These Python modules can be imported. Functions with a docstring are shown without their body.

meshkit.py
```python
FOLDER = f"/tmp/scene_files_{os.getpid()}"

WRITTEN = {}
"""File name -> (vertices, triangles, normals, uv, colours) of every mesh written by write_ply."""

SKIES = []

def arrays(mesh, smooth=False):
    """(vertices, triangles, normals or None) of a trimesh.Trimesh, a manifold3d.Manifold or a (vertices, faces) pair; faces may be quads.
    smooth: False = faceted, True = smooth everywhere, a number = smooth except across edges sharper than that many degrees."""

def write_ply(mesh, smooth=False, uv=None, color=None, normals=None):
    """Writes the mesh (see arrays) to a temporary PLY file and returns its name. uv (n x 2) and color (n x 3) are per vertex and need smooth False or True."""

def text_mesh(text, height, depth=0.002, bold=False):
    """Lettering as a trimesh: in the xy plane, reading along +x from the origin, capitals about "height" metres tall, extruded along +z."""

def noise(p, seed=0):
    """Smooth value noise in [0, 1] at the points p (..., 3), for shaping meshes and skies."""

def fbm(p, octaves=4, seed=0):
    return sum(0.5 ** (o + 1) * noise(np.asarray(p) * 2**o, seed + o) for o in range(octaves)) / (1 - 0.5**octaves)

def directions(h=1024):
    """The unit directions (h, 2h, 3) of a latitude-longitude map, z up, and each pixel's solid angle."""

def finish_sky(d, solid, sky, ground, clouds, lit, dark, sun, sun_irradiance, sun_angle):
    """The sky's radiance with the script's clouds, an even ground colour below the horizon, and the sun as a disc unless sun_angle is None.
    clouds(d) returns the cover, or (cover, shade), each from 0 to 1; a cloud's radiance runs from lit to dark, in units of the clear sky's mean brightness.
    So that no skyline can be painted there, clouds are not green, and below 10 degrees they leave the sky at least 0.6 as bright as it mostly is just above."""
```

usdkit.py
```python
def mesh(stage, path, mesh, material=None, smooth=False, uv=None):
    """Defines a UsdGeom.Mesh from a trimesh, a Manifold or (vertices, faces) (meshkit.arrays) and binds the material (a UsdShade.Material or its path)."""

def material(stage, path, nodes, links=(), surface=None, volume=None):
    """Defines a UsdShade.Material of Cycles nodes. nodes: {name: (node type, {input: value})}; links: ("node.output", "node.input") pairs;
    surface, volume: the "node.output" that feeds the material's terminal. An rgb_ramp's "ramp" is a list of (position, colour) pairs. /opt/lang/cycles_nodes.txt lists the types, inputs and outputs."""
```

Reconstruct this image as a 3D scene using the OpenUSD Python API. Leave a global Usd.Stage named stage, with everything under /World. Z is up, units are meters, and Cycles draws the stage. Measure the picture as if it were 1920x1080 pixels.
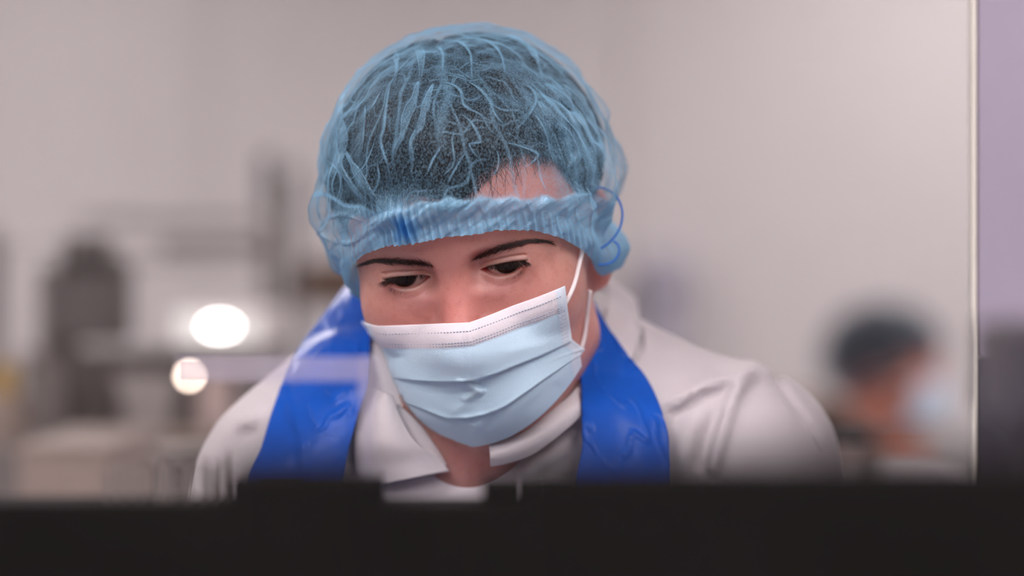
import math, random
import numpy as np, trimesh, usdkit, meshkit
from pxr import Usd, UsdGeom, UsdLux, UsdShade, Gf, Sdf, Vt

random.seed(7)
rng = np.random.default_rng(7)
stage = Usd.Stage.CreateInMemory()
UsdGeom.SetStageUpAxis(stage, UsdGeom.Tokens.z)
UsdGeom.SetStageMetersPerUnit(stage, 1.0)
UsdGeom.Xform.Define(stage, '/World')
UsdGeom.Scope.Define(stage, '/World/Looks')

# ------------------------------------------------------------------ camera, light, exposure
CZ, FPX = 1.5, 85.0 / 36.0 * 1920
FOCUS = 1.40
cam = UsdGeom.Camera.Define(stage, '/World/camera')
cam.AddTranslateOp().Set(Gf.Vec3d(0, 0, CZ))
cam.AddRotateXOp().Set(90.0)
cam.CreateHorizontalApertureAttr(36.0)
cam.CreateVerticalApertureAttr(20.25)
cam.CreateFocalLengthAttr(85.0)
cam.CreateFStopAttr(2.0)
cam.CreateFocusDistanceAttr(FOCUS)
cam.CreateClippingRangeAttr(Gf.Vec2f(0.05, 100))
cam.CreateExposureAttr(0.0)
LAMP = 18.0            # ceiling panels, radiance
LAMP_COLOR = (1.0, 0.925, 0.925)


def P(px, py, y):
    """the point seen at a pixel of the 1920 x 1080 photograph, at a distance y in front of the camera"""
    return np.array([(px - 960) / FPX * y, y, CZ - (py - 540) / FPX * y])


# ------------------------------------------------------------------ scene helpers
used = {}


def numbered(path):
    n = used.get(path, 0)
    used[path] = n + 1
    return path if n == 0 else f'{path}_{n:03d}'


def meta(prim, label=None, category=None, group=None, kind=None):
    for k, v in (('label', label), ('category', category), ('group', group), ('kind', kind)):
        if v:
            prim.SetCustomDataByKey(k, v)
    return prim


def thing(name, label, category, loc=(0, 0, 0), rotz=0.0, group=None):
    x = UsdGeom.Xform.Define(stage, numbered('/World/' + name))
    x.AddTranslateOp().Set(Gf.Vec3d(*map(float, loc)))
    x.AddRotateZOp().Set(float(rotz))
    return meta(x.GetPrim(), label, category, group)


WORLD0 = {}            # things whose parts are given in world coordinates: path -> place of the thing


def origin(parent):
    return WORLD0.get('/'.join(str(parent.GetPath()).split('/')[:3]), np.zeros(3)) if parent else np.zeros(3)


def obj(name, mesh, mat, parent=None, smooth=30, label=None, attrs=None, **kw):
    base = str(parent.GetPath()) if parent else '/World'
    v, f, _ = meshkit.arrays(mesh)
    mesh = trimesh.Trimesh(v - origin(parent), f, process=False)
    m = usdkit.mesh(stage, numbered(base + '/' + name), mesh, M[mat], smooth=smooth)
    for k, v in (attrs or {}).items():
        v = np.asarray(v, np.float32)
        if v.ndim == 1:
            UsdGeom.PrimvarsAPI(m).CreatePrimvar(k, Sdf.ValueTypeNames.FloatArray, 'vertex').Set(Vt.FloatArray.FromNumpy(v))
        else:
            UsdGeom.PrimvarsAPI(m).CreatePrimvar(k, Sdf.ValueTypeNames.Color3fArray, 'vertex').Set(Vt.Vec3fArray.FromNumpy(v))
    return meta(m.GetPrim(), label, **kw)


def struct(name, mesh, mat, parent=None, label=None, smooth=30):
    return obj(name, mesh, mat, parent, smooth, label, kind=None if parent else 'structure')


def curves(name, pts, widths, mat, parent, label=None, kind=None):
    """pts (n, k, 3); widths (n, k)"""
    base = str(parent.GetPath())
    c = UsdGeom.BasisCurves.Define(stage, numbered(base + '/' + name))
    pts = pts - origin(parent)
    n, k, _ = pts.shape
    c.CreateTypeAttr('linear')
    c.CreateCurveVertexCountsAttr(Vt.IntArray([k] * n))
    c.CreatePointsAttr(Vt.Vec3fArray.FromNumpy(pts.reshape(-1, 3).astype(np.float32)))
    c.CreateWidthsAttr(Vt.FloatArray.FromNumpy(np.asarray(widths, np.float32).ravel()))
    c.SetWidthsInterpolation('vertex')
    UsdShade.MaterialBindingAPI.Apply(c.GetPrim()).Bind(M[mat])
    return meta(c.GetPrim(), label, kind=kind)


def rbox(size, center=(0, 0, 0), r=0.004, seg=2):
    """box with rounded edges"""
    import manifold3d as m3
    s = np.asarray(size, float)
    r = min(r, 0.49 * s.min())
    a = s / 2 - r
    pts = []
    ball = trimesh.creation.icosphere(subdivisions=1 if seg > 1 else 0, radius=r).vertices
    for k in np.ndindex(2, 2, 2):
        pts.append(ball + (np.array(k) * 2 - 1) * a)
    h = m3.Manifold.hull_points(np.vstack(pts) + np.asarray(center, float))
    v, f, _ = meshkit.arrays(h)
    return trimesh.Trimesh(v, f, process=False)


def tube(path, r, n=12, closed_ends=True):
    """round tube along a polyline; r number or per-point"""
    p = np.asarray(path, float)
    r = np.broadcast_to(np.asarray(r, float), len(p))
    t = np.gradient(p, axis=0)
    t /= np.linalg.norm(t, axis=1, keepdims=True)
    u = np.cross(t[0], [0, 0, 1.0])
    if np.linalg.norm(u) < 1e-3:
        u = np.cross(t[0], [1.0, 0, 0])
    rings = []
    for i in range(len(p)):
        u = u - t[i] * (u @ t[i])
        u /= np.linalg.norm(u)
        w = np.cross(t[i], u)
        a = np.linspace(0, 2 * np.pi, n, endpoint=False)
        rings.append(p[i] + r[i] * (np.cos(a)[:, None] * u + np.sin(a)[:, None] * w))
    v = np.vstack(rings)
    f = []
    for i in range(len(p) - 1):
        for j in range(n):
            k = (j + 1) % n
            f += [[i * n + j, i * n + k, (i + 1) * n + k], [i * n + j, (i + 1) * n + k, (i + 1) * n + j]]
    if closed_ends:
        v = np.vstack([v, p[0], p[-1]])
        for j in range(n):
            k = (j + 1) % n
            f += [[len(v) - 2, k, j], [len(v) - 1, (len(p) - 1) * n + j, (len(p) - 1) * n + k]]
    m = trimesh.Trimesh(v, f, process=False)
    m.fix_normals()
    return m


def spline(pts, n):
    from scipy.interpolate import CubicSpline
    pts = np.asarray(pts, float)
    d = np.r_[0, np.cumsum(np.linalg.norm(np.diff(pts, axis=0), axis=1))]
    return CubicSpline(d / d[-1], pts)(np.linspace(0, 1, n))


def rsamp(pts, n):
    """even polyline resampling along length with shape preserving interpolation"""
    from scipy.interpolate import PchipInterpolator
    pts = np.asarray(pts, float)
    d = np.r_[0, np.cumsum(np.linalg.norm(np.diff(pts, axis=0), axis=1))]
    return PchipInterpolator(d / d[-1], pts)(np.linspace(0, 1, n))


def grid_faces(nu, nv, wrap=False):
    i, j = np.meshgrid(np.arange(nu - 1), np.arange(nv - (0 if wrap else 1)), indexing='ij')
    a = i * nv + j
    b = i * nv + (j + 1) % nv
    c = (i + 1) * nv + (j + 1) % nv
    d = (i + 1) * nv + j
    return np.vstack([np.stack([a, b, c], -1).reshape(-1, 3), np.stack([a, c, d], -1).reshape(-1, 3)])


def sheet(g, thick, flip=False):
    """grid of points (nu, nv, 3) -> closed sheet of the given thickness"""
    nu, nv, _ = g.shape
    du, dv = np.gradient(g, axis=0), np.gradient(g, axis=1)
    n = np.cross(du, dv)
    n /= np.maximum(np.linalg.norm(n, axis=2, keepdims=True), 1e-12)
    if flip:
        n = -n
    a, b = (g + n * thick / 2).reshape(-1, 3), (g - n * thick / 2).reshape(-1, 3)
    f = grid_faces(nu, nv)
    k = len(a)
    loop = np.r_[np.arange(nv), np.arange(1, nu) * nv + nv - 1, (nu - 1) * nv + np.arange(nv - 2, -1, -1), np.arange(nu - 2, 0, -1) * nv]
    nx = np.roll(loop, -1)
    side = np.vstack([np.stack([loop, loop + k, nx + k], 1), np.stack([loop, nx + k, nx], 1)])
    m = trimesh.Trimesh(np.vstack([a, b]), np.vstack([f, f[:, ::-1] + k, side]), process=False)
    if m.volume < 0:
        m.invert()
    return m


# ------------------------------------------------------------------ distance fields and their meshes
def ell(p, c, r):
    q = p - np.asarray(c, np.float32)
    r = np.asarray(r, np.float32)
    k0 = np.linalg.norm(q / r, axis=-1)
    k1 = np.linalg.norm(q / (r * r), axis=-1)
    return k0 * (k0 - 1) / np.maximum(k1, 1e-9)


def cone(p, a, b, ra, rb):
    a, b = np.asarray(a, np.float32), np.asarray(b, np.float32)
    d = b - a
    t = np.clip(((p - a) @ d) / (d @ d), 0, 1)
    return np.linalg.norm(p - a - t[..., None] * d, axis=-1) - (ra + (rb - ra) * t)


def smin(a, b, k):
    h = np.maximum(k - np.abs(a - b), 0) / k
    return np.minimum(a, b) - h * h * k * 0.25


def smax(a, b, k):
    return -smin(-a, -b, k)


def axis(*pieces):
    """axis((lo, hi, step), ...) grid line positions"""
    out = []
    for lo, hi, st in pieces:
        out.append(np.linspace(lo, hi, max(2, int(round((hi - lo) / st)) + 1))[:-1])
    return np.r_[tuple(out) + (pieces[-1][1],)]


def field(f, xs, ys, zs, step=5):
    """evaluates f on the grid, exactly only near its surface"""
    def sub(a):
        i = np.arange(0, len(a), step)
        return i if i[-1] == len(a) - 1 else np.r_[i, len(a) - 1]
    ix, iy, iz = sub(xs), sub(ys), sub(zs)
    g = np.stack(np.meshgrid(xs[ix], ys[iy], zs[iz], indexing='ij'), -1).astype(np.float32)
    c = f(g.reshape(-1, 3)).reshape(g.shape[:3])
    out = np.empty((len(xs), len(ys), len(zs)), np.float32)
    bx, by, bz = (np.clip(np.searchsorted(i, np.arange(len(a)), 'right') - 1, 0, len(i) - 2) for i, a in ((ix, xs), (iy, ys), (iz, zs)))
    mn = np.minimum.reduce([c[a:len(ix) - 1 + a, b:len(iy) - 1 + b, d:len(iz) - 1 + d] for a in (0, 1) for b in (0, 1) for d in (0, 1)])
    mx = np.maximum.reduce([c[a:len(ix) - 1 + a, b:len(iy) - 1 + b, d:len(iz) - 1 + d] for a in (0, 1) for b in (0, 1) for d in (0, 1)])
    diag = np.sqrt(np.diff(xs[ix])[:, None, None] ** 2 + np.diff(ys[iy])[None, :, None] ** 2 + np.diff(zs[iz])[None, None, :] ** 2)
    near = (mn < diag * 0.9) & (mx > -diag * 0.9)
    full = near[np.ix_(bx, by, bz)]
    out[:] = np.where(mn > 0, 1.0, -1.0)[np.ix_(bx, by, bz)] * 0.05
    k = np.nonzero(full)
    pts = np.stack([xs[k[0]], ys[k[1]], zs[k[2]]], -1).astype(np.float32)
    vals = np.concatenate([f(pts[s:s + 400000]) for s in range(0, len(pts), 400000)]) if len(pts) else np.zeros(0)
    out[k] = vals
    return out


def nets(F, xs, ys, zs):
    """surface nets on a rectilinear grid"""
    S = F < 0
    nx, ny, nz = F.shape
    corners = list(np.ndindex(2, 2, 2))
    cnt = sum(S[a:nx - 1 + a, b:ny - 1 + b, c:nz - 1 + c].astype(np.int8) for a, b, c in corners)
    act = (cnt > 0) & (cnt < 8)
    I = np.nonzero(act)
    idx = np.full(act.shape, -1, np.int64)
    idx[I] = np.arange(len(I[0]))
    ax = (xs, ys, zs)
    acc, num = np.zeros((len(I[0]), 3)), np.zeros(len(I[0]))
    for d in range(3):
        for o in np.ndindex(2, 2):
            o0 = list(o)
            o0.insert(d, 0)
            o1 = list(o)
            o1.insert(d, 1)
            f0 = F[I[0] + o0[0], I[1] + o0[1], I[2] + o0[2]]
            f1 = F[I[0] + o1[0], I[1] + o1[1], I[2] + o1[2]]
            cr = (f0 < 0) != (f1 < 0)
            t = np.where(cr, f0 / np.where(cr, f0 - f1, 1), 0)
            p = np.stack([ax[e][I[e] + o0[e]] for e in range(3)], -1)
            p[:, d] = ax[d][I[d]] + t * (ax[d][I[d] + 1] - ax[d][I[d]])
            acc += p * cr[:, None]
            num += cr
    V = acc / num[:, None]
    faces = []
    for d in range(3):
        e, g = (d + 1) % 3, (d + 2) % 3
        sl0 = [slice(None)] * 3
        sl1 = [slice(None)] * 3
        sl0[d], sl1[d] = slice(0, -1), slice(1, None)
        ch = S[tuple(sl0)] != S[tuple(sl1)]
        ins = S[tuple(sl0)]
        k = np.array(np.nonzero(ch))
        ok = (k[e] > 0) & (k[g] > 0) & (k[e] < F.shape[e] - 1) & (k[g] < F.shape[g] - 1)
        k = k[:, ok]
        w = ins[tuple(k)]
        q = []
        for de, dg in ((-1, -1), (0, -1), (0, 0), (-1, 0)):
            j = k.copy()
            j[e] += de
            j[g] += dg
            q.append(idx[tuple(j)])
        q = np.stack(q, -1)
        q[~w] = q[~w][:, ::-1]
        faces.append(np.vstack([q[:, [0, 1, 2]], q[:, [0, 2, 3]]]))
    return V, np.vstack(faces)


def grad(f, p, h=4e-4):
    e = np.eye(3, dtype=np.float32) * h
    return np.stack([f(p + e[i]) - f(p - e[i]) for i in range(3)], -1) / (2 * h)


def sdf_mesh(f, xs, ys, zs, fit=1):
    V, F = nets(field(f, xs, ys, zs), xs, ys, zs)
    for _ in range(fit):
        p = V.astype(np.float32)
        d, g = f(p), grad(f, p)
        V = V - np.clip(d, -1e-3, 1e-3)[:, None] * g / np.maximum((g * g).sum(1, keepdims=True), 0.25)
    return trimesh.Trimesh(V, F, process=False)


def push_out(f, p, gap, it=4):
    """moves points that lie closer than gap to the surface out along its gradient"""
    q = p.reshape(-1, 3).astype(np.float32)
    for _ in range(it):
        d, g = f(q), grad(f, q, 1e-3)
        g /= np.maximum(np.linalg.norm(g, axis=1, keepdims=True), 1e-6)
        q = q + np.maximum(gap - d, 0)[:, None] * g
    return q.reshape(p.shape).astype(float)


def cast(f, o, d, far=0.4, n=40):
    """distance along rays to the surface of f by sphere tracing"""
    t = np.zeros(len(o), np.float32)
    for _ in range(n):
        t = np.minimum(t + f((o + t[:, None] * d).astype(np.float32)) * 0.9, far)
    return t


# ------------------------------------------------------------------ materials
M = {}


def mat(name, nodes, links=(), surface=None):
    M[name] = usdkit.material(stage, '/World/Looks/' + name, nodes, links, surface=surface)


def plain(name, color, rough=0.5, metal=0.0, bump=0.0, scale=300.0, vary=0.06, noise=8.0, spec=0.5, coat=0.0, **kw):
    """a painted, metal or plastic surface with a slight variation of tone and fine relief"""
    c = np.asarray(color, float)
    n = {'tc': ('texture_coordinate', {}),
         'n': ('noise_texture', {'scale': noise, 'detail': 4.0}),
         'r': ('rgb_ramp', {'ramp': [(0.3, tuple(c * (1 - vary))), (0.7, tuple(np.minimum(c * (1 + vary), 1)))]}),
         'p': ('principled_bsdf', {'roughness': rough, 'metallic': metal, 'specular_ior_level': spec, 'coat_weight': coat, **kw})}
    l = [('tc.object', 'n.vector'), ('n.fac', 'r.fac'), ('r.color', 'p.base_color')]
    if bump:
        n['n2'] = ('noise_texture', {'scale': scale, 'detail': 3.0})
        n['b'] = ('bump', {'strength': bump, 'distance': 0.001})
        l += [('tc.object', 'n2.vector'), ('n2.fac', 'b.height'), ('b.normal', 'p.normal')]
    mat(name, n, l, 'p.BSDF')


def lamp(name, color, strength):
    mat(name, {'e': ('emission', {'color': color, 'strength': strength})}, (), 'e.emission')


# skin: pigment per vertex, mottling, freckles, pores
mat('skin', {
    'a': ('attribute', {'attribute': 'tint'}), 'tc': ('texture_coordinate', {}),
    'n': ('noise_texture', {'scale': 130.0, 'detail': 5.0, 'roughness': 0.65}),
    'nr': ('rgb_ramp', {'ramp': [(0.30, (0.86, 0.76, 0.74)), (0.5, (1, 1, 1)), (0.72, (1.0, 1.0, 1.0))]}),
    'mx': ('mix_color', {'blend_type': 'multiply', 'fac': 0.75}),
    'v': ('voronoi_texture', {'scale': 330.0, 'randomness': 1.0}),
    'vr': ('rgb_ramp', {'ramp': [(0.08, (0.70, 0.58, 0.52)), (0.18, (1, 1, 1))]}),
    'mx2': ('mix_color', {'blend_type': 'multiply', 'fac': 0.45}),
    'n2': ('noise_texture', {'scale': 900.0, 'detail': 3.0}),
    'n3': ('noise_texture', {'scale': 260.0, 'detail': 3.0}),
    'ad': ('math', {'math_type': 'add'}),
    'b': ('bump', {'strength': 0.22, 'distance': 0.0006}),
    'p': ('principled_bsdf', {'roughness': 0.47, 'specular_ior_level': 0.5, 'subsurface_weight': 0.55, 'subsurface_scale': 0.0035,
                              'subsurface_radius': (1.0, 0.32, 0.18), 'subsurface_method': 'random_walk'})},
    [('tc.object', 'n.vector'), ('n.fac', 'nr.fac'), ('a.color', 'mx.a'), ('nr.color', 'mx.b'), ('tc.object', 'v.vector'), ('v.distance', 'vr.fac'),
     ('mx.result', 'mx2.a'), ('vr.color', 'mx2.b'), ('mx2.result', 'p.base_color'), ('tc.object', 'n2.vector'), ('tc.object', 'n3.vector'),
     ('n2.fac', 'ad.value1'), ('n3.fac', 'ad.value2'), ('ad.value', 'b.height'), ('b.normal', 'p.normal')], 'p.BSDF')
mat('eye', {'a': ('attribute', {'attribute': 'tint'}), 'p': ('principled_bsdf', {'roughness': 0.15, 'specular_ior_level': 0.22, 'coat_weight': 0.03, 'coat_roughness': 0.03})},
    [('a.color', 'p.base_color')], 'p.BSDF')
plain('hair', (0.016, 0.011, 0.010), 0.42, vary=0.3, noise=60)
plain('scalp', (0.020, 0.014, 0.013), 0.7, vary=0.3, noise=60)
plain('lash', (0.012, 0.008, 0.008), 0.45)


def net_material(name, color, deep, base, layers):
    """thin nonwoven web: fibres with gaps between them; 'layers' says how many further plies lie on each other"""
    mat(name, {
        'tc': ('texture_coordinate', {}), 'a': ('attribute', {'attribute': 'layers'}),
        'mp': ('mapping', {'scale': (1.0, 1.0, 0.75)}),
        'n': ('noise_texture', {'scale': 850.0, 'detail': 4.0, 'roughness': 0.75}),
        'n2': ('noise_texture', {'scale': 1500.0, 'detail': 2.0}),
        'r': ('map_range', {'from_min': 0.42, 'from_max': 0.66, 'to_min': 0.0, 'to_max': 3.2, 'clamp': True}),
        'r2': ('map_range', {'from_min': 0.3, 'from_max': 0.7, 'to_min': 0.72, 'to_max': 1.22, 'clamp': True}),
        'b': ('math', {'math_type': 'multiply', 'value2': base}),
        'l': ('math', {'math_type': 'multiply', 'value2': layers}),
        'm': ('math', {'math_type': 'multiply'}), 'm2': ('math', {'math_type': 'add', 'use_clamp': True}),
        'k': ('map_range', {'from_min': 0.97, 'from_max': 1.6, 'to_min': 0.0, 'to_max': 1.0, 'clamp': True}),
        'c': ('mix_color', {'blend_type': 'mix', 'a': color, 'b': deep}),
        'd': ('diffuse_bsdf', {}), 't': ('translucent_bsdf', {}), 'g': ('glossy_bsdf', {'color': (0.9, 0.95, 1), 'roughness': 0.45}),
        'dt': ('mix_closure', {'fac': 0.22}), 'dg': ('mix_closure', {'fac': 0.04}),
        'lw': ('layer_weight', {'blend': 0.5}), 'pw': ('math', {'math_type': 'power', 'value2': 2.6}), 'ed': ('math', {'math_type': 'multiply_add', 'value2': 0.80, 'use_clamp': True}),
        'tr': ('transparent_bsdf', {}), 'o': ('mix_closure', {})},
        [('tc.object', 'mp.vector'), ('mp.vector', 'n.vector'), ('mp.vector', 'n2.vector'), ('n.fac', 'r.value'), ('n2.fac', 'r2.value'), ('a.fac', 'l.value1'), ('a.fac', 'k.value'),
         ('r.result', 'b.value1'), ('l.value', 'm.value1'), ('r2.result', 'm.value2'), ('b.value', 'm2.value1'), ('m.value', 'm2.value2'),
         ('k.result', 'c.fac'), ('c.result', 'd.color'), ('c.result', 't.color'), ('d.BSDF', 'dt.closure1'), ('t.BSDF', 'dt.closure2'),
         ('dt.closure', 'dg.closure1'), ('g.BSDF', 'dg.closure2'), ('lw.facing', 'pw.value1'), ('pw.value', 'ed.value1'), ('m2.value', 'ed.value3'),
         ('ed.value', 'o.fac'), ('tr.BSDF', 'o.closure1'), ('dg.closure', 'o.closure2')], 'o.closure')


net_material('hairnet_web', (0.265, 0.53, 0.76), (0.07, 0.30, 0.70), 0.078, 0.86)
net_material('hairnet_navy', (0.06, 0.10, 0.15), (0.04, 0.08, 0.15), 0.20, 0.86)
plain('elastic', (0.03, 0.17, 0.60), 0.6)
# face mask: nonwoven sheet, ply colour per vertex, woven-like emboss
mat('mask_sheet', {
    'a': ('attribute', {'attribute': 'tint'}), 'tc': ('texture_coordinate', {}),
    'n': ('noise_texture', {'scale': 700.0, 'detail': 3.0}), 'n2': ('noise_texture', {'scale': 90.0, 'detail': 3.0}), 'ad': ('math', {'math_type': 'add'}),
    'b': ('bump', {'strength': 0.3, 'distance': 0.0006}),
    'p': ('principled_bsdf', {'roughness': 0.8, 'specular_ior_level': 0.25, 'sheen_weight': 0.15, 'subsurface_weight': 0.2, 'subsurface_scale': 0.002, 'subsurface_radius': (1, 1, 1)})},
    [('tc.object', 'n.vector'), ('tc.object', 'n2.vector'), ('n.fac', 'ad.value1'), ('n2.fac', 'ad.value2'), ('ad.value', 'b.height'), ('b.normal', 'p.normal'), ('a.color', 'p.base_color')], 'p.BSDF')
plain('weld', (0.27, 0.32, 0.43), 0.6)
plain('brow_hair', (0.036, 0.021, 0.018), 0.5)
plain('loop', (0.80, 0.72, 0.74), 0.7, bump=0.4, scale=900)
plain('coat', (0.63, 0.58, 0.605), 0.85, bump=0.25, scale=900, vary=0.025, noise=30, spec=0.2, sheen_weight=0.2)
plain('seam', (0.50, 0.46, 0.48), 0.9)
plain('apron', (0.010, 0.085, 0.46), 0.28, vary=0.12, noise=25, bump=0.06, scale=60, spec=0.12, transmission_weight=0.0)
plain('glove', (0.02, 0.16, 0.55), 0.45)
plain('trousers', (0.70, 0.67, 0.68), 0.9)
plain('boot', (0.75, 0.75, 0.75), 0.5)
# ------------------------------------------------------------------ head shape, in its own frame: origin between the eyes, x to the picture's right, y to the back, z up
EYE = 0.031
LID_SHIFT = 0.0019          # the opening reaches further to the nose than to the temple
EYE_R = np.array([0.0148, 0.0122, 0.0124])


def lids(t):
    """height of the upper and lower lid margin at t = -1 (nose) .. 1 (temple)"""
    base = 0.0002 + 0.0012 * t
    return base + 0.0019 * (1 - np.abs(t) ** 2.4) - 0.0004 * t, base - 0.0057 * (1 - np.abs(t) ** 2.2) + 0.0008 * (1 - t * t) * -t


def head_sdf(p):
    x, y, z = p[..., 0], p[..., 1], p[..., 2]
    q = np.stack([np.abs(x), y, z], -1)
    d = ell(q, (0, .075, .035), (.073, .096, .076))
    d = smin(d, ell(q, (0, .045, -.035), (.061, .060, .080)), .05)
    d = smin(d, ell(q, (0, .018, -.068), (.036, .038, .032)), .03)
    d = smin(d, cone(q, (.046, .062, -.078), (.009, .006, -.096), .016, .016), .03)
    d = smin(d, ell(q, (.041, .014, -.027), (.021, .023, .019)), .025)
    d = smin(d, cone(q, (.008, -.004, .019), (.047, .013, .019), .0125, .009), .022)
    d = smin(d, cone(q, (0, .010, .004), (0, -.004, -.036), .0125, .0165), .014)
    d = smin(d, cone(q, (0, -.0075, .006), (0, -.0275, -.033), .0072, .0105), .009)
    d = smin(d, ell(q, (.0125, -.017, -.038), (.008, .010, .008)), .008)
    d = smin(d, ell(q, (0, -.013, -.068), (.024, .010, .010)), .012)
    d = smax(d, -ell(q, (.0315, -.0215, .002), (.0165, .0105, .0085)), .012)
    d = smax(d, -ell(q, (.0175, -.0195, .002), (.0060, .0085, .0085)), .008)
    # lids over the eyeball
    e = q - np.array([EYE, 0, 0], np.float32)
    d = smin(d, ell(e, (0, 0, -.0005), EYE_R + .0016), .0085)
    t = (e[..., 0] + LID_SHIFT) / .0140
    tc = np.clip(t, -1, 1)
    zu, zl = lids(tc)
    front = np.exp(-np.maximum(y + .002, 0) ** 2 / .004 ** 2)
    # crease of the upper lid and of the lower lid
    d = d + .0010 * np.exp(-((z - zu - .0030 - .0006 * tc) / .0009) ** 2) * np.exp(-(np.maximum(np.abs(t) - .9, 0) / .15) ** 2) * front
    d = d + .0002 * np.exp(-((z - zl + .0052 + .001 * tc) / .0013) ** 2) * np.exp(-(np.maximum(np.abs(t) - .8, 0) / .2) ** 2) * front
    d = smin(d, ell(q, (EYE - .0154, -.0030, -.0016), (.0038, .0030, .0026)), .002)
    od = np.maximum(np.maximum(z - zu, zl - z), (np.abs(t) - 1) * .0140)
    d = smax(d, -np.maximum(od, -(ell(e, (0, 0, 0), EYE_R) + .0009)), .0012)
    # ears
    a = q - np.array([.0665, .086, -.016], np.float32)
    r = np.stack([a[..., 0] * .95 - a[..., 1] * .31, a[..., 0] * .31 + a[..., 1] * .95, a[..., 2]], -1)
    ear = ell(r, (.004, .004, 0), (.0065, .018, .031))
    ear = smax(ear, -ell(r, (.011, .001, .002), (.006, .010, .018)), .004)
    ear = smin(ear, ell(r, (.003, -.004, -.028), (.0055, .0085, .0095)), .008)
    ear = smin(ear, ell(r, (.004, -.011, -.006), (.004, .004, .007)), .004)
    d = smin(d, ear, .006)
    return d


def rot(axis_, deg):
    a = math.radians(deg)
    c, s = math.cos(a), math.sin(a)
    return np.array({'x': [[1, 0, 0], [0, c, -s], [0, s, c]], 'y': [[c, 0, s], [0, 1, 0], [-s, 0, c]], 'z': [[c, -s, 0], [s, c, 0], [0, 0, 1]]}[axis_])


def gauss(p, c, s, mirror=True):
    q = np.stack([np.abs(p[:, 0]) if mirror else p[:, 0], p[:, 1], p[:, 2]], -1)
    return np.exp(-(((q - np.asarray(c)) / np.asarray(s)) ** 2).sum(1))


def skin_tint(v, base=(.55, .245, .215)):
    """pigment: redder nose, cheeks and lid margins, violet under the eyes, yellower temples"""
    c = np.tile(np.asarray(base, float), (len(v), 1))

    def mix(w, col):
        nonlocal c
        c = c * (1 - w[:, None]) + w[:, None] * np.asarray(col)
    mix(.55 * gauss(v, (.058, .03, 0), (.022, .04, .03)), (.56, .28, .215))
    mix(.75 * gauss(v, (.033, -.01, -.030), (.020, .03, .016)), (.61, .225, .20))
    mix(.85 * gauss(v, (0, -.03, -.024), (.016, .03, .022)), (.59, .21, .19))
    mix(.45 * gauss(v, (0, -.02, .03), (.03, .03, .016)), (.53, .215, .19))
    mix(.40 * gauss(v, (.022, -.012, -.013), (.013, .02, .006)), (.40, .17, .18))
    mix(.35 * gauss(v, (.031, -.012, .006), (.018, .02, .004)), (.47, .215, .19))
    q = np.stack([np.abs(v[:, 0]) - EYE, v[:, 1], v[:, 2]], -1)
    t = (q[:, 0] + LID_SHIFT) / .0140
    zu, zl = lids(np.clip(t, -1, 1))
    od = np.maximum(np.maximum(q[:, 2] - zu, zl - q[:, 2]), (np.abs(t) - 1) * .0140)
    front = (q[:, 1] < .004)
    mix(.75 * np.exp(-np.maximum(od, 0) ** 2 / .0009 ** 2) * front, (.66, .38, .35))
    mix(.8 * np.exp(-((q[:, 2] - zu - .0003) / .0007) ** 2) * (t > -.75) * (t < 1.05) * front, (.06, .03, .03))
    mix(.85 * gauss(v, (EYE - .0150, -.004, -.0016), (.0032, .006, .0026)), (.55, .12, .10))
    mix(.55 * gauss(v, (.078, .09, -.03), (.012, .03, .03)), (.60, .20, .17))
    mix(.8 * gauss(v, (0, -.02, -.068), (.022, .02, .007)), (.50, .15, .15))
    return np.clip(c, 0, 1)


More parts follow.
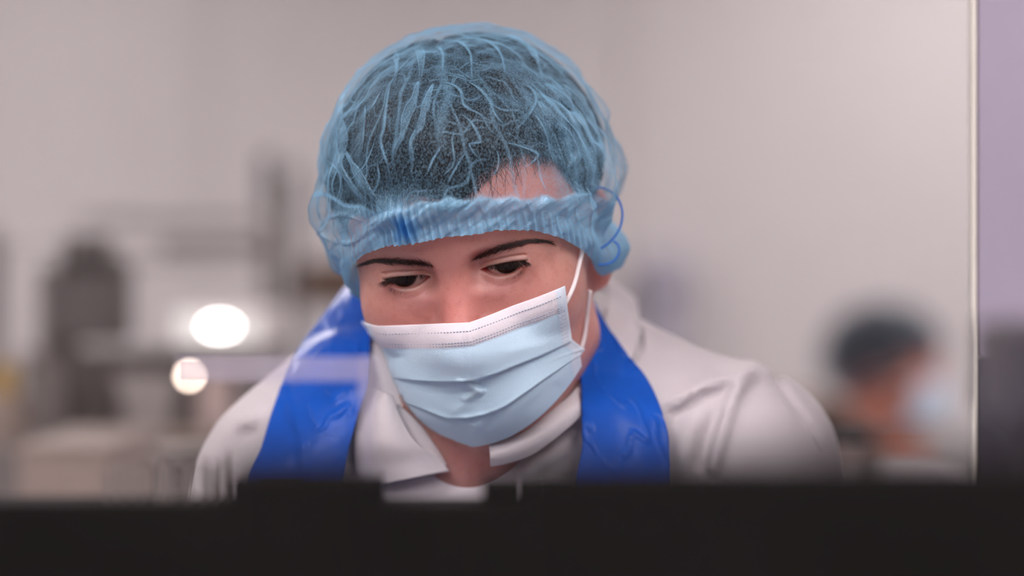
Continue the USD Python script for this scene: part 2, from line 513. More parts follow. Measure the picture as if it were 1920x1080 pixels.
class Head:
    """a head with its frame in the world"""
    def __init__(self, E, pitch, yaw, roll, scale=1.0):
        self.E, self.R, self.s = np.asarray(E, float), rot('y', roll) @ rot('z', yaw) @ rot('x', pitch), scale

    def world(self, p):
        return np.asarray(p) * self.s @ self.R.T + self.E

    def local(self, p):
        return (np.asarray(p) - self.E) @ self.R / self.s

    def pixel(self, p):
        w = self.world(p)
        return np.stack([960 + FPX * w[..., 0] / w[..., 1], 540 - FPX * (w[..., 2] - CZ) / w[..., 1]], -1)

    def ray(self, px, sdf, off=0.0):
        """where the sight line of photograph pixels meets a surface of the head frame, drawn back by off"""
        px = np.asarray(px, float)
        shape = px.shape[:-1]
        px = px.reshape(-1, 2)
        cam0 = self.local(np.array([[0, 0, CZ]]))[0]
        d = self.local(np.stack([P(a, b, 1.0) for a, b in px])) - cam0
        d /= np.linalg.norm(d, axis=1, keepdims=True)
        start = cam0 + d * (np.linalg.norm(cam0) - .16)
        t = cast(sdf, start, d, far=.40, n=60)
        return (start + d * (t - off)[:, None]).reshape(shape + (3,))
# ------------------------------------------------------------------ worn things on a head
NC = np.array([0, .075, .033])           # centre of the cranium


def rim_height(al):
    a = np.degrees(np.abs(al))
    return np.interp(a, [0, 18, 30, 40, 50, 62, 75, 90, 110, 140, 180], [.0290, .0265, .0195, .0095, -.003, -.020, -.034, -.039, -.041, -.044, -.046])


def cast_out(sdf, c, d):
    """radius at which the ray from inside leaves the surface, seen from outside"""
    t = cast(sdf, c + d * .16, -d, far=.16)
    return .16 - t


def hairnet_grid(sdf, na, ns, seed, folds=34, puff=1.0, head=None, lines=(), hemline=None):
    """bouffant net: crown to rim over the skull, gathered into the rim; returns points (ns, na, 3) and plies (ns, na)"""
    r_ = np.random.default_rng(seed)
    # more meridians in front than behind
    u = np.linspace(-1, 1, na, endpoint=False)
    al = np.pi * (u * .62 + .38 * u ** 3)
    rim_z = rim_height(al)
    dirh = np.stack([np.sin(al), -np.cos(al), np.zeros(na)], -1)
    ctr = np.tile(NC, (na, 1))
    ctr[:, 2] = rim_z
    rho = cast_out(sdf, ctr.astype(np.float32), dirh.astype(np.float32))
    rho = np.clip(rho, 0.07, np.where(np.abs(al) < 2.2, np.maximum(.079, np.interp(np.abs(al), [0, .9, 1.3, 1.9, 2.2], [.12, .10, .080, .082, .12])), .2))
    k = np.exp(-np.linspace(-3, 3, 41) ** 2)
    k /= k.sum()
    rho = np.convolve(np.r_[rho[-20:], rho, rho[:20]], k, 'valid') + .0030
    rimp = ctr + dirh * rho[:, None] - NC
    rr = np.linalg.norm(rimp, axis=1)
    tr = np.arccos(np.clip(rimp[:, 2] / rr, -1, 1))
    s = np.linspace(0.012, 1, ns)[:, None]
    t = s * tr[None, :]
    d = np.stack([np.sin(t) * np.sin(al), -np.sin(t) * np.cos(al), np.cos(t)], -1)
    R0 = np.array([.0825, .107, .088])
    r = 1 / np.sqrt(((d / R0) ** 2).sum(-1))
    side = np.clip((np.abs(al) - .5) / .7, 0, 1)[None, :]
    bulge = np.exp(-((s - .80) / .17) ** 2) * (1 + np.exp(-((al - 1.6) / .45) ** 2) * np.interp(s, [.5, .62, .76, .84, .95], [0, .6, .5, -.5, -.9]))
    r = r + puff * (.0028 + .008 * bulge * (.25 + .75 * side) + .003 * np.exp(-((s - .5) / .22) ** 2))
    low = meshkit.fbm(np.stack([d[..., 0] * 4, d[..., 1] * 4, d[..., 2] * 4], -1) + seed, 3, seed) - .5
    r = r + .009 * low * puff
    lump = np.abs(meshkit.noise(np.stack([al[None, :] * 4.2 + s * 0, s * 7 + al[None, :] * 0, s * 0 + al[None, :] * 0 + seed], -1), 9) - .5) * 2
    r = r + puff * side * (.009 * (lump - .35)) * np.clip((s - .35) / .25, 0, 1)
    r = r + puff * .005 * np.exp(-((al[None, :] + 1.35) / .4) ** 2 - ((s - .86) / .06) ** 2)
    close = np.clip((s - .885) / .075, 0, 1)
    close = close * close * (3 - 2 * close)
    r = r * (1 - close) + (rr[None, :] + .0014) * close
    # folds: ridges that run from the crown to the rim, wander and join
    ply = np.zeros((ns, na))
    h = np.zeros((ns, na))
    sn = s[:, 0]
    arc = np.maximum(np.sin(t), .12) * .09                      # metres per radian of azimuth
    for i in range(folds):
        a0 = -np.pi + 2 * np.pi * (i + r_.uniform(.0, 1.0)) / folds if i % 4 else r_.uniform(-1.5, 1.5)
        ctrl = np.cumsum(r_.normal(0, .040, 9))
        a = a0 + np.interp(sn, np.linspace(0, 1, 9), ctrl - ctrl[-1]) + .028 * np.sin(sn * r_.uniform(18, 36) + r_.uniform(0, 6)) * (1 - sn)
        a = a - .5 * a0 * (1 - sn) * r_.uniform(.0, .5)
        s0, s1 = (r_.uniform(.05, .5), 1.0) if r_.random() < .6 else (r_.uniform(.1, .4), r_.uniform(.65, .9))
        env = np.clip((sn - s0) / .12, 0, 1) * np.clip((s1 + .03 - sn) / .12, 0, 1)
        w = r_.uniform(.0006, .0014) * (1 + 1.5 * (r_.random() < .16))
        amp = r_.uniform(.0006, .0016)
        da = (al[None, :] - a[:, None] + np.pi) % (2 * np.pi) - np.pi
        x = da * arc
        hot = np.exp(-np.abs(x / w) ** 3) * env[:, None]
        h = np.maximum(h, amp * np.exp(-np.maximum(np.abs(x) - w * .5, 0) / (w * 1.1)) * env[:, None])
        ply = np.maximum(ply, hot * r_.uniform(.25, .6) * np.clip((sn - .1) / .35, .25, 1)[:, None])
    # short cross creases between the folds
    for i in range(60):
        a0, c0 = r_.uniform(-1.7, 1.7), r_.uniform(.30, .86)
        ang, ln, w = r_.uniform(-1.2, 1.2), r_.uniform(.006, .020), r_.uniform(.0004, .0008)
        x = ((al[None, :] - a0) * arc)
        y = (s - c0) * .15 * np.ones_like(x)
        along, across = x * math.cos(ang) + y * math.sin(ang), -x * math.sin(ang) + y * math.cos(ang)
        across = across + .002 * np.sin(along * 350 + i)
        hot = np.exp(-np.abs(across / w) ** 3) * np.clip((ln - np.abs(along)) / .004, 0, 1)
        ply = np.maximum(ply, hot * r_.uniform(.2, .5))
    gather = np.clip((s - (.915 if head is not None else .84)) / .06, 0, 1)
    wob = np.interp(np.arange(na), np.arange(0, na, 7), r_.normal(0, .5, len(np.arange(0, na, 7))))
    h = h * (1 - .6 * gather) + gather * (.0011 + .0012 * np.clip((np.abs(al[None, :]) - .4) / .4, 0, 1)) * (np.sin(al[None, :] * 118 + wob[None, :]) + .2)
    ply = np.maximum(ply * (1 - .4 * gather), 0)
    # the hem is folded over: two plies from the rim up to a wavy line
    line = (.80 if head is None else .90) + .016 * np.sin(al * 3.1 + .8) - .012 * np.exp(-((al + .22) / .10) ** 2) - .02 * np.abs(np.sin(al * 1.3)) ** 2
    hem = 1 / (1 + np.exp(-(s - line[None, :]) / .004))
    ply = np.maximum(ply, hem * (.66 + .16 * np.sin(al[None, :] * 118 + wob[None, :] + .8)))
    ply = np.maximum(ply, .8 * np.exp(-((s - line[None, :] - .006) / .005) ** 2))
    if head is not None:                                        # the creases that the photograph shows, laid on the web itself
        q = head.pixel(NC + d * r[..., None])
        frontal = (np.abs(al)[None, :] < 1.75) * np.clip((s - .12) / .08, 0, 1)
        h, ply = h * (1 - .55 * frontal * (s < .84)), ply * (1 - .35 * frontal * (s < .84))
        from scipy.spatial import cKDTree
        br = meshkit.fbm(np.stack([q[..., 0] / 17, q[..., 1] / 23, q[..., 0] * 0], -1), 3, 4)
        for line, wpx in lines:
            c = rsamp(line, 80)
            m, kk = cKDTree(c).query(q.reshape(-1, 2), distance_upper_bound=30)
            m, kk = np.minimum(m, 60).reshape(q.shape[:2]), np.minimum(kk, 79).reshape(q.shape[:2])
            f = kk / 79.0
            w = wpx * (1.3 if wpx > 6 else .9) * (.22 + .78 * np.clip(np.minimum(f / .3, (1 - f) / .5), 0, 1)) * (.55 + .9 * meshkit.noise(np.stack([f * 9, f * 0 + wpx, f * 0], -1), 3))
            fade = np.clip(np.minimum(f / .06, (1 - f) / .35), 0, 1) * np.clip((30 - m) / 8, 0, 1) * frontal
            rim_ = np.exp(-((m - w * .45) / 1.0) ** 2) if wpx > 6 else 0
            hot = np.exp(-(m / (w * .42 + .25)) ** 4)
            ply = np.maximum(ply, (hot * (.30 if wpx > 6 else .46) + .34 * rim_) * (.55 + .9 * br) * fade)
            h = np.maximum(h, (.0002 + .00016 * wpx) * np.exp(-np.maximum(m - w * .4, 0) / (w * .5 + .3)) * fade)
        if hemline is not None:
            hl = np.interp(q[..., 0], *np.array(hemline, float).T) + 3 * np.sin(q[..., 0] * .11) + 14 * (meshkit.fbm(np.stack([q[..., 0] / 30, q[..., 1] * 0, q[..., 1] * 0], -1), 3, 5) - .5)
            below = 1 / (1 + np.exp(-(q[..., 1] - hl) / 2.0)) * frontal * (s > .6) * np.interp(q[..., 0], [620, 705, 1085, 1110], [.16, 1, 1, .8])
            wave = meshkit.fbm(np.stack([q[..., 0] / 34 + q[..., 1] / 28, q[..., 1] / 60, q[..., 0] * 0], -1), 3, 8)
            ply = np.maximum(ply, below * np.minimum(.76 + .36 * wave, .95))
            ply = np.maximum(ply, .8 * np.exp(-((q[..., 1] - hl - 4) / 5) ** 2) * frontal * (s > .6))
            h = h + below * .0060 * (wave - .35)
    ply = np.maximum(ply, np.where(al > 0, 1, .45)[None, :] * (.34 + .24 * np.sin(al[None, :] * 46 + 5 * s) ** 3) * np.exp(-((np.abs(al[None, :]) - 1.02) / .27) ** 2) * np.clip((s - .35) / .25, 0, 1))
    # sealed end of the web, bunched at the hem left of the middle
    knot = np.exp(-((al[None, :] + .21) / .19) ** 2 - ((s - .945) / .085) ** 2) * (.75 + .5 * meshkit.noise(np.stack([al[None, :] * 30 + s * 0, s * 14 + al[None, :] * 0, s * 0 + al[None, :] * 0], -1), 2))
    ply = np.maximum(ply, 1.42 * knot)
    r = r + h + .003 * knot * (1 + .6 * np.sin(al[None, :] * 160))
    return NC + d * r[..., None], ply, al, s


def wrap_mesh(g):
    ns, na, _ = g.shape
    v = g.reshape(-1, 3)
    return trimesh.Trimesh(v, grid_faces(ns, na, wrap=True), process=False)


HAIR_X = [-.075, -.060, -.045, -.030, -.012, .000, .010, .020, .032, .046, .058, .066, .075]
HAIR_Z = [.000, .024, .040, .045, .053, .047, .040, .056, .064, .062, .053, .030, .000]


def hairline(al):
    """height of the hair's edge by azimuth"""
    x = .075 * np.sin(al)
    z = np.interp(x, HAIR_X, HAIR_Z)
    return np.where(np.abs(al) > np.pi / 2, np.interp(np.abs(al), [np.pi / 2, 2.2, np.pi], [.005, -.03, -.06]), z)


def hair_surface(al, s, lift=0.0):
    """points on the head of hair: s = 0 crown .. 1 hairline"""
    z1 = hairline(al) - NC[2]
    t1 = np.arccos(np.clip(z1 / .095, -1, 1))
    t = s * t1
    d = np.stack([np.sin(t) * np.sin(al), -np.sin(t) * np.cos(al), np.cos(t)], -1)
    body = .0055 * np.clip((1 - s) / .25, 0, 1) + .0012
    R0 = np.array([.0765, .0975, .0768])
    r = 1 / np.sqrt(((d / R0) ** 2).sum(-1)) + body + lift
    return NC + d * r[..., None]


def make_hair(head, parent, n, wid, seed=3):
    r_ = np.random.default_rng(seed)
    al = np.linspace(-np.pi, np.pi, 160, endpoint=False)
    s = np.linspace(.01, 1, 50)
    g = np.stack([hair_surface(al, np.full_like(al, k), -.001) for k in s])
    cap = wrap_mesh(head.world(g))
    h = obj('hair', cap, 'scalp', parent, smooth=True, label='dark brown hair swept back under the hairnet')
    # strands: from the hairline and the scalp back towards the crown, with a tuft falling forward
    a0 = r_.uniform(-2.3, 2.3, n)
    s0 = np.clip(1.06 - np.abs(r_.normal(0, .28, n)), .15, 1.08)
    k = 9
    f = np.linspace(0, 1, k)[None, :]
    ln = r_.uniform(.25, .55, n)[:, None]
    drift = r_.normal(.22, .22, n)[:, None]
    a = a0[:, None] + drift * f + .05 * np.sin(f * 5 + a0[:, None] * 9)
    ss = np.clip(s0[:, None] - ln * f, .02, 1.1)
    lift = (r_.uniform(0, .0035, n)[:, None]) * np.sin(np.clip(f * 1.4, 0, 1) * np.pi * .6)
    pts = hair_surface(a, ss) + 0
    c = pts - NC
    pts = pts + c / np.linalg.norm(c, axis=-1, keepdims=True) * lift[..., None]
    m_ = n // 14
    a2 = r_.uniform(-1.0, 1.0, m_)[:, None] + np.linspace(0, 1, k)[None, :] * r_.normal(.0, .12, m_)[:, None]
    s2 = 0.9 + r_.uniform(.04, .34, m_)[:, None] * np.linspace(0, 1, k)[None, :]
    q2 = push_out(head_sdf, hair_surface(a2, s2), .0012)
    q2 = q2[q2[:, -1, 2] > .031 + .25 * np.abs(q2[:, -1, 0])]
    pts = np.concatenate([pts, q2])
    n = len(pts)
    w = np.full((n, k), wid) * np.linspace(1, .5, k)
    curves('strands', head.world(pts), w, 'hair', h, kind='stuff')


def eye_mesh(head, side, gaze, parent, fine=True):
    n = 56 if fine else 20
    th, ph = np.meshgrid(np.linspace(0, np.pi, n), np.linspace(0, 2 * np.pi, 2 * n), indexing='ij')
    el, az = math.radians(gaze[1]), math.radians(gaze[0])
    f = np.array([math.sin(az) * math.cos(el), -math.cos(az) * math.cos(el), math.sin(el)])
    r1 = np.cross(f, [0, 0, 1.0])
    r1 /= np.linalg.norm(r1)
    r2 = np.cross(r1, f)
    d = np.cos(th)[..., None] * f + np.sin(th)[..., None] * (np.cos(ph)[..., None] * r1 + np.sin(ph)[..., None] * r2)
    ang = np.degrees(th)
    v = d * EYE_R * (1 + .035 * np.clip(1 - (ang / 29) ** 2, 0, 1))[..., None]
    v = v + np.array([side * EYE, 0, 0])
    ray = .5 + .5 * np.sin(ph * 61) * np.sin(ph * 23 + 1)
    iris = np.array([.007, .0045, .0035]) * (0.7 + .6 * ray)[..., None]
    edge = np.clip((ang - 24) / 5, 0, 1)[..., None]
    iris = iris * (1 - .7 * edge)
    w = np.clip((ang - 28.5) / 2.5, 0, 1)[..., None]
    red = np.clip((ang - 46) / 40, 0, 1)[..., None]
    white = np.array([.58, .49, .49]) * (1 - red) + np.array([.50, .24, .22]) * red
    col = iris * (1 - w) + white * w
    col = np.where((ang < 13)[..., None], [.003, .003, .003], col)
    m = trimesh.Trimesh(head.world(v.reshape(-1, 3)), grid_faces(n, 2 * n), process=False)
    m.invert()
    obj('eye', m, 'eye', parent, smooth=True, label='dark brown eye looking down', attrs={'tint': col.reshape(-1, 3)})


def lashes(head, side, sdf, parent, seed):
    r_ = np.random.default_rng(seed)
    out, wid = [], []
    for upper, n, L in ((True, 170, .0086), (False, 56, .0048)):
        t = np.sort(-.78 + 1.76 * r_.beta(1.7, 1.0, n) if upper else r_.uniform(-.35, .97, n))
        zu, zl = lids(t)
        z = zu - .0002 if upper else zl - .0003
        x = t * .0140 - LID_SHIFT
        R = EYE_R + .0016
        y = -R[1] * np.sqrt(np.clip(1 - (x / R[0]) ** 2 - (z / R[2]) ** 2, .01, 1)) + .0002
        root = np.stack([x, y, z], -1)
        fan = np.stack([.50 * t + .14 + r_.normal(0, .14, n), -np.sqrt(np.clip(1 - t ** 2 * .5, .2, 1)) + r_.normal(0, .1, n), (-.58 if upper else -.75) + r_.normal(0, .10, n)], -1)
        fan /= np.linalg.norm(fan, axis=1, keepdims=True)
        f = np.linspace(0, 1, 7)[None, :, None]
        ln = (L * (.65 + .35 * np.clip(t + .6, 0, 1)) * r_.uniform(.7, 1.1, n))[:, None, None]
        up = np.array([0, -.15, .42 if upper else .10])
        pt = root[:, None, :] + ln * (f * fan[:, None, :] + f ** 2 * up * .7)
        out.append(pt)
        wid.append(np.tile(np.linspace((.00030 if upper else .00016), .00006, 7), (n, 1)))
    pt = np.vstack(out)
    pt[..., 0] = (pt[..., 0] + EYE) * side
    curves('eyelashes', head.world(pt), np.vstack(wid), 'lash', parent, kind='stuff')


def brow(head, line, thick, sdf, parent, seed, n=620):
    """line: photograph pixels from the nose outwards; hairs grow on the skin along it"""
    r_ = np.random.default_rng(seed)
    c = rsamp(line, 200)
    tn = np.gradient(c, axis=0)
    tn /= np.linalg.norm(tn, axis=1, keepdims=True)
    nn = np.stack([-tn[:, 1], tn[:, 0]], 1)
    if nn[:, 1].mean() > 0:
        nn = -nn                                                   # upwards in the photograph
    u = np.clip(r_.beta(1.35, 1.2, n) * 1.0, .003, .997)
    i = (u * 199).astype(int)
    off = np.clip(r_.normal(0, .52, n), -1.25, 1.25) * np.interp(u, np.linspace(0, 1, len(thick)), thick) / 2
    root = c[i] + nn[i] * off[:, None]
    up = np.interp(u, [0, .12, .4, .75, 1], [1.1, .6, .32, .05, -.10]) - off / 16.0 * np.interp(u, [0, .3, 1], [.2, .8, .8])
    d = tn[i] + nn[i] * (up + r_.normal(0, .16, n))[:, None]
    d /= np.linalg.norm(d, axis=1, keepdims=True)
    ln = r_.uniform(8, 17, n) * np.interp(u, [0, .2, .9, 1], [.75, 1, 1, .7])
    f = np.linspace(0, 1, 6)
    px = root[:, None, :] + (ln[:, None] * f)[..., None] * d[:, None, :] + (f ** 2)[None, :, None] * (tn[i] * 3)[:, None, :]
    q = head.ray(px, sdf)
    g = grad(sdf, q.reshape(-1, 3).astype(np.float32)).reshape(q.shape)
    q = q + g * (.0001 + .0008 * np.sin(f * np.pi * .8))[None, :, None]
    w = np.tile(np.linspace(.00016, .00005, 6), (n, 1))
    curves('eyebrow', head.world(q), w, 'brow_hair', parent, kind='stuff')


# ------------------------------------------------------------------ the worker at the machine
F = Head(P(859, 498, 1.428), 19.0, -11.0, -7.5)
YT = 1.54                                        # the shoulders stand this far off
J = {k: P(*v) for k, v in dict(
    neck=(885, 835, YT - .008), chest=(925, 1020, YT + .05), shr=(1385, 890, YT), elr=(1560, 1500, YT - .02), wrr=(1250, 1830, YT - .33),
    shl=(560, 950, YT), ell=(380, 1520, YT - .02), wrl=(650, 1830, YT - .33)).items()}
J.update(hip=np.array([-.02, YT + .12, .98]), knr=np.array([.07, YT + .10, .52]), knl=np.array([-.12, YT + .10, .52]), anr=np.array([.09, YT + .13, .09]), anl=np.array([-.14, YT + .13, .09]))
JL = {k: F.local(v[None])[0] for k, v in J.items()}


def body_sdf(p):
    d = head_sdf(p)
    n0 = np.array([0, .092, -.055])
    d = smin(d, cone(p, n0, JL['neck'], .050, .050), .03)
    d = smin(d, cone(p, JL['neck'], JL['chest'], .060, .075), .03)
    d = smin(d, cone(p, JL['chest'], JL['hip'], .075, .11), .05)
    for s in 'lr':
        d = smin(d, cone(p, JL['neck'] * .6 + JL['chest'] * .4, JL['sh' + s], .04, .045), .04)
        d = smin(d, cone(p, JL['sh' + s], JL['el' + s], .050, .040), .04)
        d = smin(d, cone(p, JL['el' + s], JL['wr' + s], .040, .027), .02)
        d = smin(d, cone(p, JL['hip'], JL['kn' + s], .085, .055), .04)
        d = smin(d, cone(p, JL['kn' + s], JL['an' + s], .055, .036), .02)
    return d


def coat_sdf_raw(p):
    """white coat, in world coordinates"""
    c = P(935, 1150, YT + .025)
    d = ell(p, c, (.175, .105, .20))
    d = smin(d, cone(p, P(1140, 792, YT + .01), P(1372, 872, YT), .060, .060), .05)
    d = smin(d, cone(p, P(672, 800, YT), P(560, 915, YT), .058, .056), .05)
    d = smin(d, ell(p, P(930, 800, YT + .055), (.088, .055, .075)), .05)
    d = smin(d, cone(p, P(1385, 886, YT), J['elr'], .058, .055), .03)
    d = smin(d, cone(p, P(560, 915, YT), J['ell'], .058, .054), .03)
    for s in 'lr':
        d = smin(d, cone(p, J['el' + s], J['wr' + s], .054, .043), .03)
    d = smin(d, cone(p, c + [0, .02, -.1], np.array([-.02, YT + .12, .62]), .16, .20), .06)
    return d


FOLDS = [  # creases of the coat: pixel line, height (m), width (px)
    ([(1245, 770), (1300, 735), (1370, 705), (1432, 690)], .0045, 16),
    ([(1240, 800), (1290, 760), (1350, 725)], -.003, 14),
    ([(1330, 905), (1350, 820), (1375, 745), (1405, 700)], .0040, 14),
    ([(1310, 900), (1330, 820), (1352, 760)], -.0035, 14),
    ([(1270, 900), (1290, 820), (1310, 770)], .0022, 16),
    ([(1440, 690), (1475, 745), (1520, 800)], -.003, 10),
    ([(430, 800), (470, 790), (510, 760)], .003, 16),
    ([(400, 900), (440, 840), (490, 790)], -.003, 16),
    ([(960, 905), (1010, 868), (1085, 830)], .003, 18),
    ([(1190, 610), (1200, 650), (1180, 690)], -.003, 6),
]


def coat_sdf(p):
    d = coat_sdf_raw(p)
    px = 960 + FPX * p[..., 0] / np.maximum(p[..., 1], .3)
    py = 540 - FPX * (p[..., 2] - CZ) / np.maximum(p[..., 1], .3)
    front = np.clip((YT + .05 - p[..., 1]) / .05, 0, 1)
    for line, h, w in FOLDS_R:
        m = np.full(px.shape, 1e9, np.float32)
        for a, b in zip(line[:-1], line[1:]):
            v = b - a
            t = np.clip(((px - a[0]) * v[0] + (py - a[1]) * v[1]) / (v @ v), 0, 1)
            m = np.minimum(m, np.hypot(px - a[0] - t * v[0], py - a[1] - t * v[1]))
        ends = np.clip(np.minimum(np.hypot(px - line[0][0], py - line[0][1]), np.hypot(px - line[-1][0], py - line[-1][1])) / (2 * w), .25, 1)
        d = d - h * ends * np.exp(-(m / w) ** 2) * front
    d = d - .0035 * (meshkit.fbm(p.astype(float) * 14, 2, 5) - .5)
    # neck opening
    o = cone(p, P(866, 846, YT - .13), P(905, 715, YT + .05), .008, .062)
    return smax(d, -o, .008)


FOLDS_R = [(rsamp(l, 7), h * 1.8, w) for l, h, w in FOLDS]

me = thing('person', 'young worker in white coat and blue plastic apron looking down, in sharp focus in front', 'person', (J['hip'][0], J['hip'][1], 0))
WORLD0[str(me.GetPath())] = np.array([J['hip'][0], J['hip'][1], 0])

xs = axis((-.42, -.10, .012), (-.10, -.056, .002), (-.056, .056, .0007), (.056, .10, .002), (.10, .42, .012))
ys = axis((-.26, -.05, .012), (-.05, -.026, .0014), (-.026, .004, .0007), (.004, .05, .0016), (.05, .13, .0028), (.13, .20, .005), (.20, .75, .014))
zs = axis((-1.60, -.25, .014), (-.25, -.11, .005), (-.11, -.05, .0022), (-.05, .026, .0007), (.026, .06, .0018), (.06, .13, .003))
bm = sdf_mesh(body_sdf, xs, ys, zs)
BROW_L = [(813, 501), (795, 496), (765, 493), (735, 490), (712, 489), (690, 492), (676, 497)]
BROW_R = [(884, 489), (905, 480), (935, 468), (970, 458), (1000, 452), (1020, 452), (1033, 456)]
tint = skin_tint(np.array(bm.vertices))
q_ = F.pixel(bm.vertices)
for line in (BROW_L, BROW_R):                                     # hair roots darken the skin of the brows
    c_ = rsamp(line, 40)
    dd, kk = __import__('scipy.spatial', fromlist=['cKDTree']).cKDTree(c_).query(q_)
    wd = np.interp(kk, [0, 8, 20, 30, 39], [2, 5.5, 6.5, 5, 2])
    w_ = .36 * np.exp(-(dd / wd) ** 2) * (bm.vertices[:, 1] < .06)
    tint = tint * (1 - w_[:, None]) + w_[:, None] * np.array([.055, .032, .028])
body = trimesh.Trimesh(F.world(bm.vertices), bm.faces, process=False)
obj('body', body, 'skin', me, smooth=True, label='fair skin with freckles', attrs={'tint': tint})
for side, line, sd in ((-1, BROW_L, 1), (1, BROW_R, 2)):
    eye_mesh(F, side, (0, 4), me)
    lashes(F, side, head_sdf, me, 10 + sd)
    brow(F, line, [3, 10, 14, 14, 11, 8, 3], head_sdf, me, 20 + sd)
make_hair(F, me, 9000, .00030)
CREASES = [([(662, 162), (643, 196), (641, 221), (647, 262), (640, 303), (658, 340), (682, 370), (719, 399)], 12),
           ([(649, 281), (671, 321), (697, 362), (723, 392)], 9), ([(734, 155), (725, 207), (721, 244), (716, 262), (730, 318), (738, 362)], 6),
           ([(786, 151), (778, 188), (764, 221), (756, 255), (741, 284), (738, 307)], 12), ([(815, 155), (797, 203), (790, 233), (771, 270), (773, 303), (769, 333)], 8),
           ([(819, 155), (864, 173), (869, 196), (904, 220), (916, 240), (945, 262)], 5), ([(878, 155), (916, 188), (927, 214), (960, 244)], 5),
           ([(975, 155), (1004, 188), (997, 207), (964, 247), (945, 264)], 5), ([(1004, 188), (1038, 229), (1067, 266), (1078, 296)], 8),
           ([(1001, 214), (1021, 247), (1034, 296), (1042, 312)], 4), ([(945, 268), (982, 277), (1008, 292), (982, 318), (967, 351)], 4),
           ([(864, 214), (890, 240), (901, 266), (880, 272), (886, 284), (904, 307), (906, 325)], 5), ([(1008, 296), (1015, 340), (1038, 370)], 4),
           ([(1034, 229), (1060, 247), (1082, 296), (1064, 314), (1093, 355)], 7), ([(1015, 155), (1079, 214), (1104, 262), (1112, 296), (1108, 340)], 8),
           ([(1052, 158), (1097, 214), (1123, 270), (1130, 320)], 8), ([(993, 155), (1041, 207), (1078, 247), (1104, 299)], 5),
           ([(875, 284), (849, 325), (830, 366)], 4), ([(686, 196), (682, 262), (678, 292)], 3), ([(634, 210), (604, 266), (601, 325), (615, 370)], 5),
           ([(620, 240), (640, 300), (625, 350), (640, 385)], 5), ([(700, 362), (712, 330), (700, 300)], 4), ([(800, 330), (812, 300), (840, 262)], 4), ([(612, 300), (642, 335), (625, 385)], 5), ([(600, 425), (640, 402), (690, 425)], 6), ([(592, 442), (622, 396), (618, 350)], 5), ([(600, 436), (650, 455), (690, 438)], 6), ([(655, 340), (690, 300), (705, 250)], 3), ([(830, 330), (852, 300), (848, 262), (868, 232)], 4), ([(700, 200), (716, 170)], 3), ([(925, 330), (935, 300), (922, 270)], 3)]
CREASES += [([(a - 60, 60), (a + (a - 860) * .15, 110), (a + (a - 860) * .25, 165)], w) for a, w in ((700, 8), (760, 7), (800, 9), (835, 6), (880, 5), (930, 5), (985, 7), (1040, 7))]
HEM = [(560, 352), (604, 364), (656, 380), (708, 396), (750, 390), (797, 378), (875, 372), (967, 371), (1040, 370), (1093, 358), (1130, 372), (1200, 372)]
g, ply, al, s_ = hairnet_grid(head_sdf, 900, 360, 11, head=F, lines=CREASES, hemline=HEM)
ng = F.world(g)
net = obj('hairnet', wrap_mesh(ng), 'hairnet_web', me, smooth=True, label='sheer light blue disposable hairnet with gathered hem', attrs={'layers': ply.ravel()})
# blue elastic thread that loops free behind the ear
for line in ([(1118, 352), (1140, 356), (1158, 372), (1167, 400), (1160, 432), (1142, 455), (1118, 470)], [(1150, 452), (1161, 468), (1154, 486), (1138, 495), (1122, 496)]):
    pts = spline([P(a, b, 1.462) for a, b in line], 40)
    obj('elastic_thread', tube(pts, .0007, 8), 'elastic', net, label='dark blue elastic thread')


# ---- face mask
def mask_base(p):
    q = np.stack([np.abs(p[..., 0]), p[..., 1], p[..., 2]], -1)
    d = ell(q, (0, .050, -.045), (.064, .064, .075))
    d = smin(d, ell(q, (0, .012, -.075), (.038, .038, .034)), .05)
    d = smin(d, cone(q, (0, .0, -.004), (0, -.022, -.034), .014, .018), .030)
    return np.minimum(d, head_sdf(p) - .0008)


def mask_row(pxs, off, n=73):
    """a row of the mask along photograph pixels; the pixel in the middle of the list lies on the crease"""
    pxs = np.asarray(pxs, float)
    c = len(pxs) // 2
    a, b = rsamp(pxs[:c + 1], n // 2 + 1), rsamp(pxs[c:], n - n // 2)
    return np.vstack([a, b[1:]]), np.full(n, off)


MROWS = [  # photograph pixels along the mask's edges and folds, left to right with the crease in the middle; distance off the face
    ([(677, 601), (691, 607), (710, 611), (770, 609), (880, 605), (918, 591), (960, 574), (1010, 556), (1059, 536)], .0014),
    ([(694, 640), (706, 651), (745, 655), (810, 655), (882, 650), (930, 634), (980, 614), (1020, 600), (1064, 580)], .0035),
    ([(697, 700), (728, 707), (770, 713), (830, 716), (885, 714), (925, 702), (970, 684), (1015, 666), (1072, 640)], .0082),
    ([(705, 692), (730, 698), (770, 704), (830, 707), (885, 705), (925, 693), (970, 675), (1015, 657), (1066, 632)], .0040),
    ([(712, 716), (740, 722), (780, 730), (838, 737), (889, 734), (930, 722), (980, 700), (1022, 680), (1096, 655)], .0052),
    ([(722, 740), (747, 751), (790, 766), (850, 785), (895, 781), (935, 768), (985, 736), (1030, 704), (1088, 667)], .0084),
    ([(722, 734), (747, 744), (790, 757), (850, 776), (895, 772), (935, 759), (985, 727), (1030, 695), (1086, 660)], .0042),
    ([(718, 742), (747, 768), (790, 801), (835, 824), (888, 837), (940, 825), (990, 798), (1045, 748), (1090, 686)], .0055),
    ([(718, 742), (747, 765), (790, 797), (835, 819), (888, 830), (940, 819), (990, 792), (1045, 742), (1088, 682)], -.0010),
]
rows = [mask_row(*r) for r in MROWS]
PX, OF, TV = [], [], []
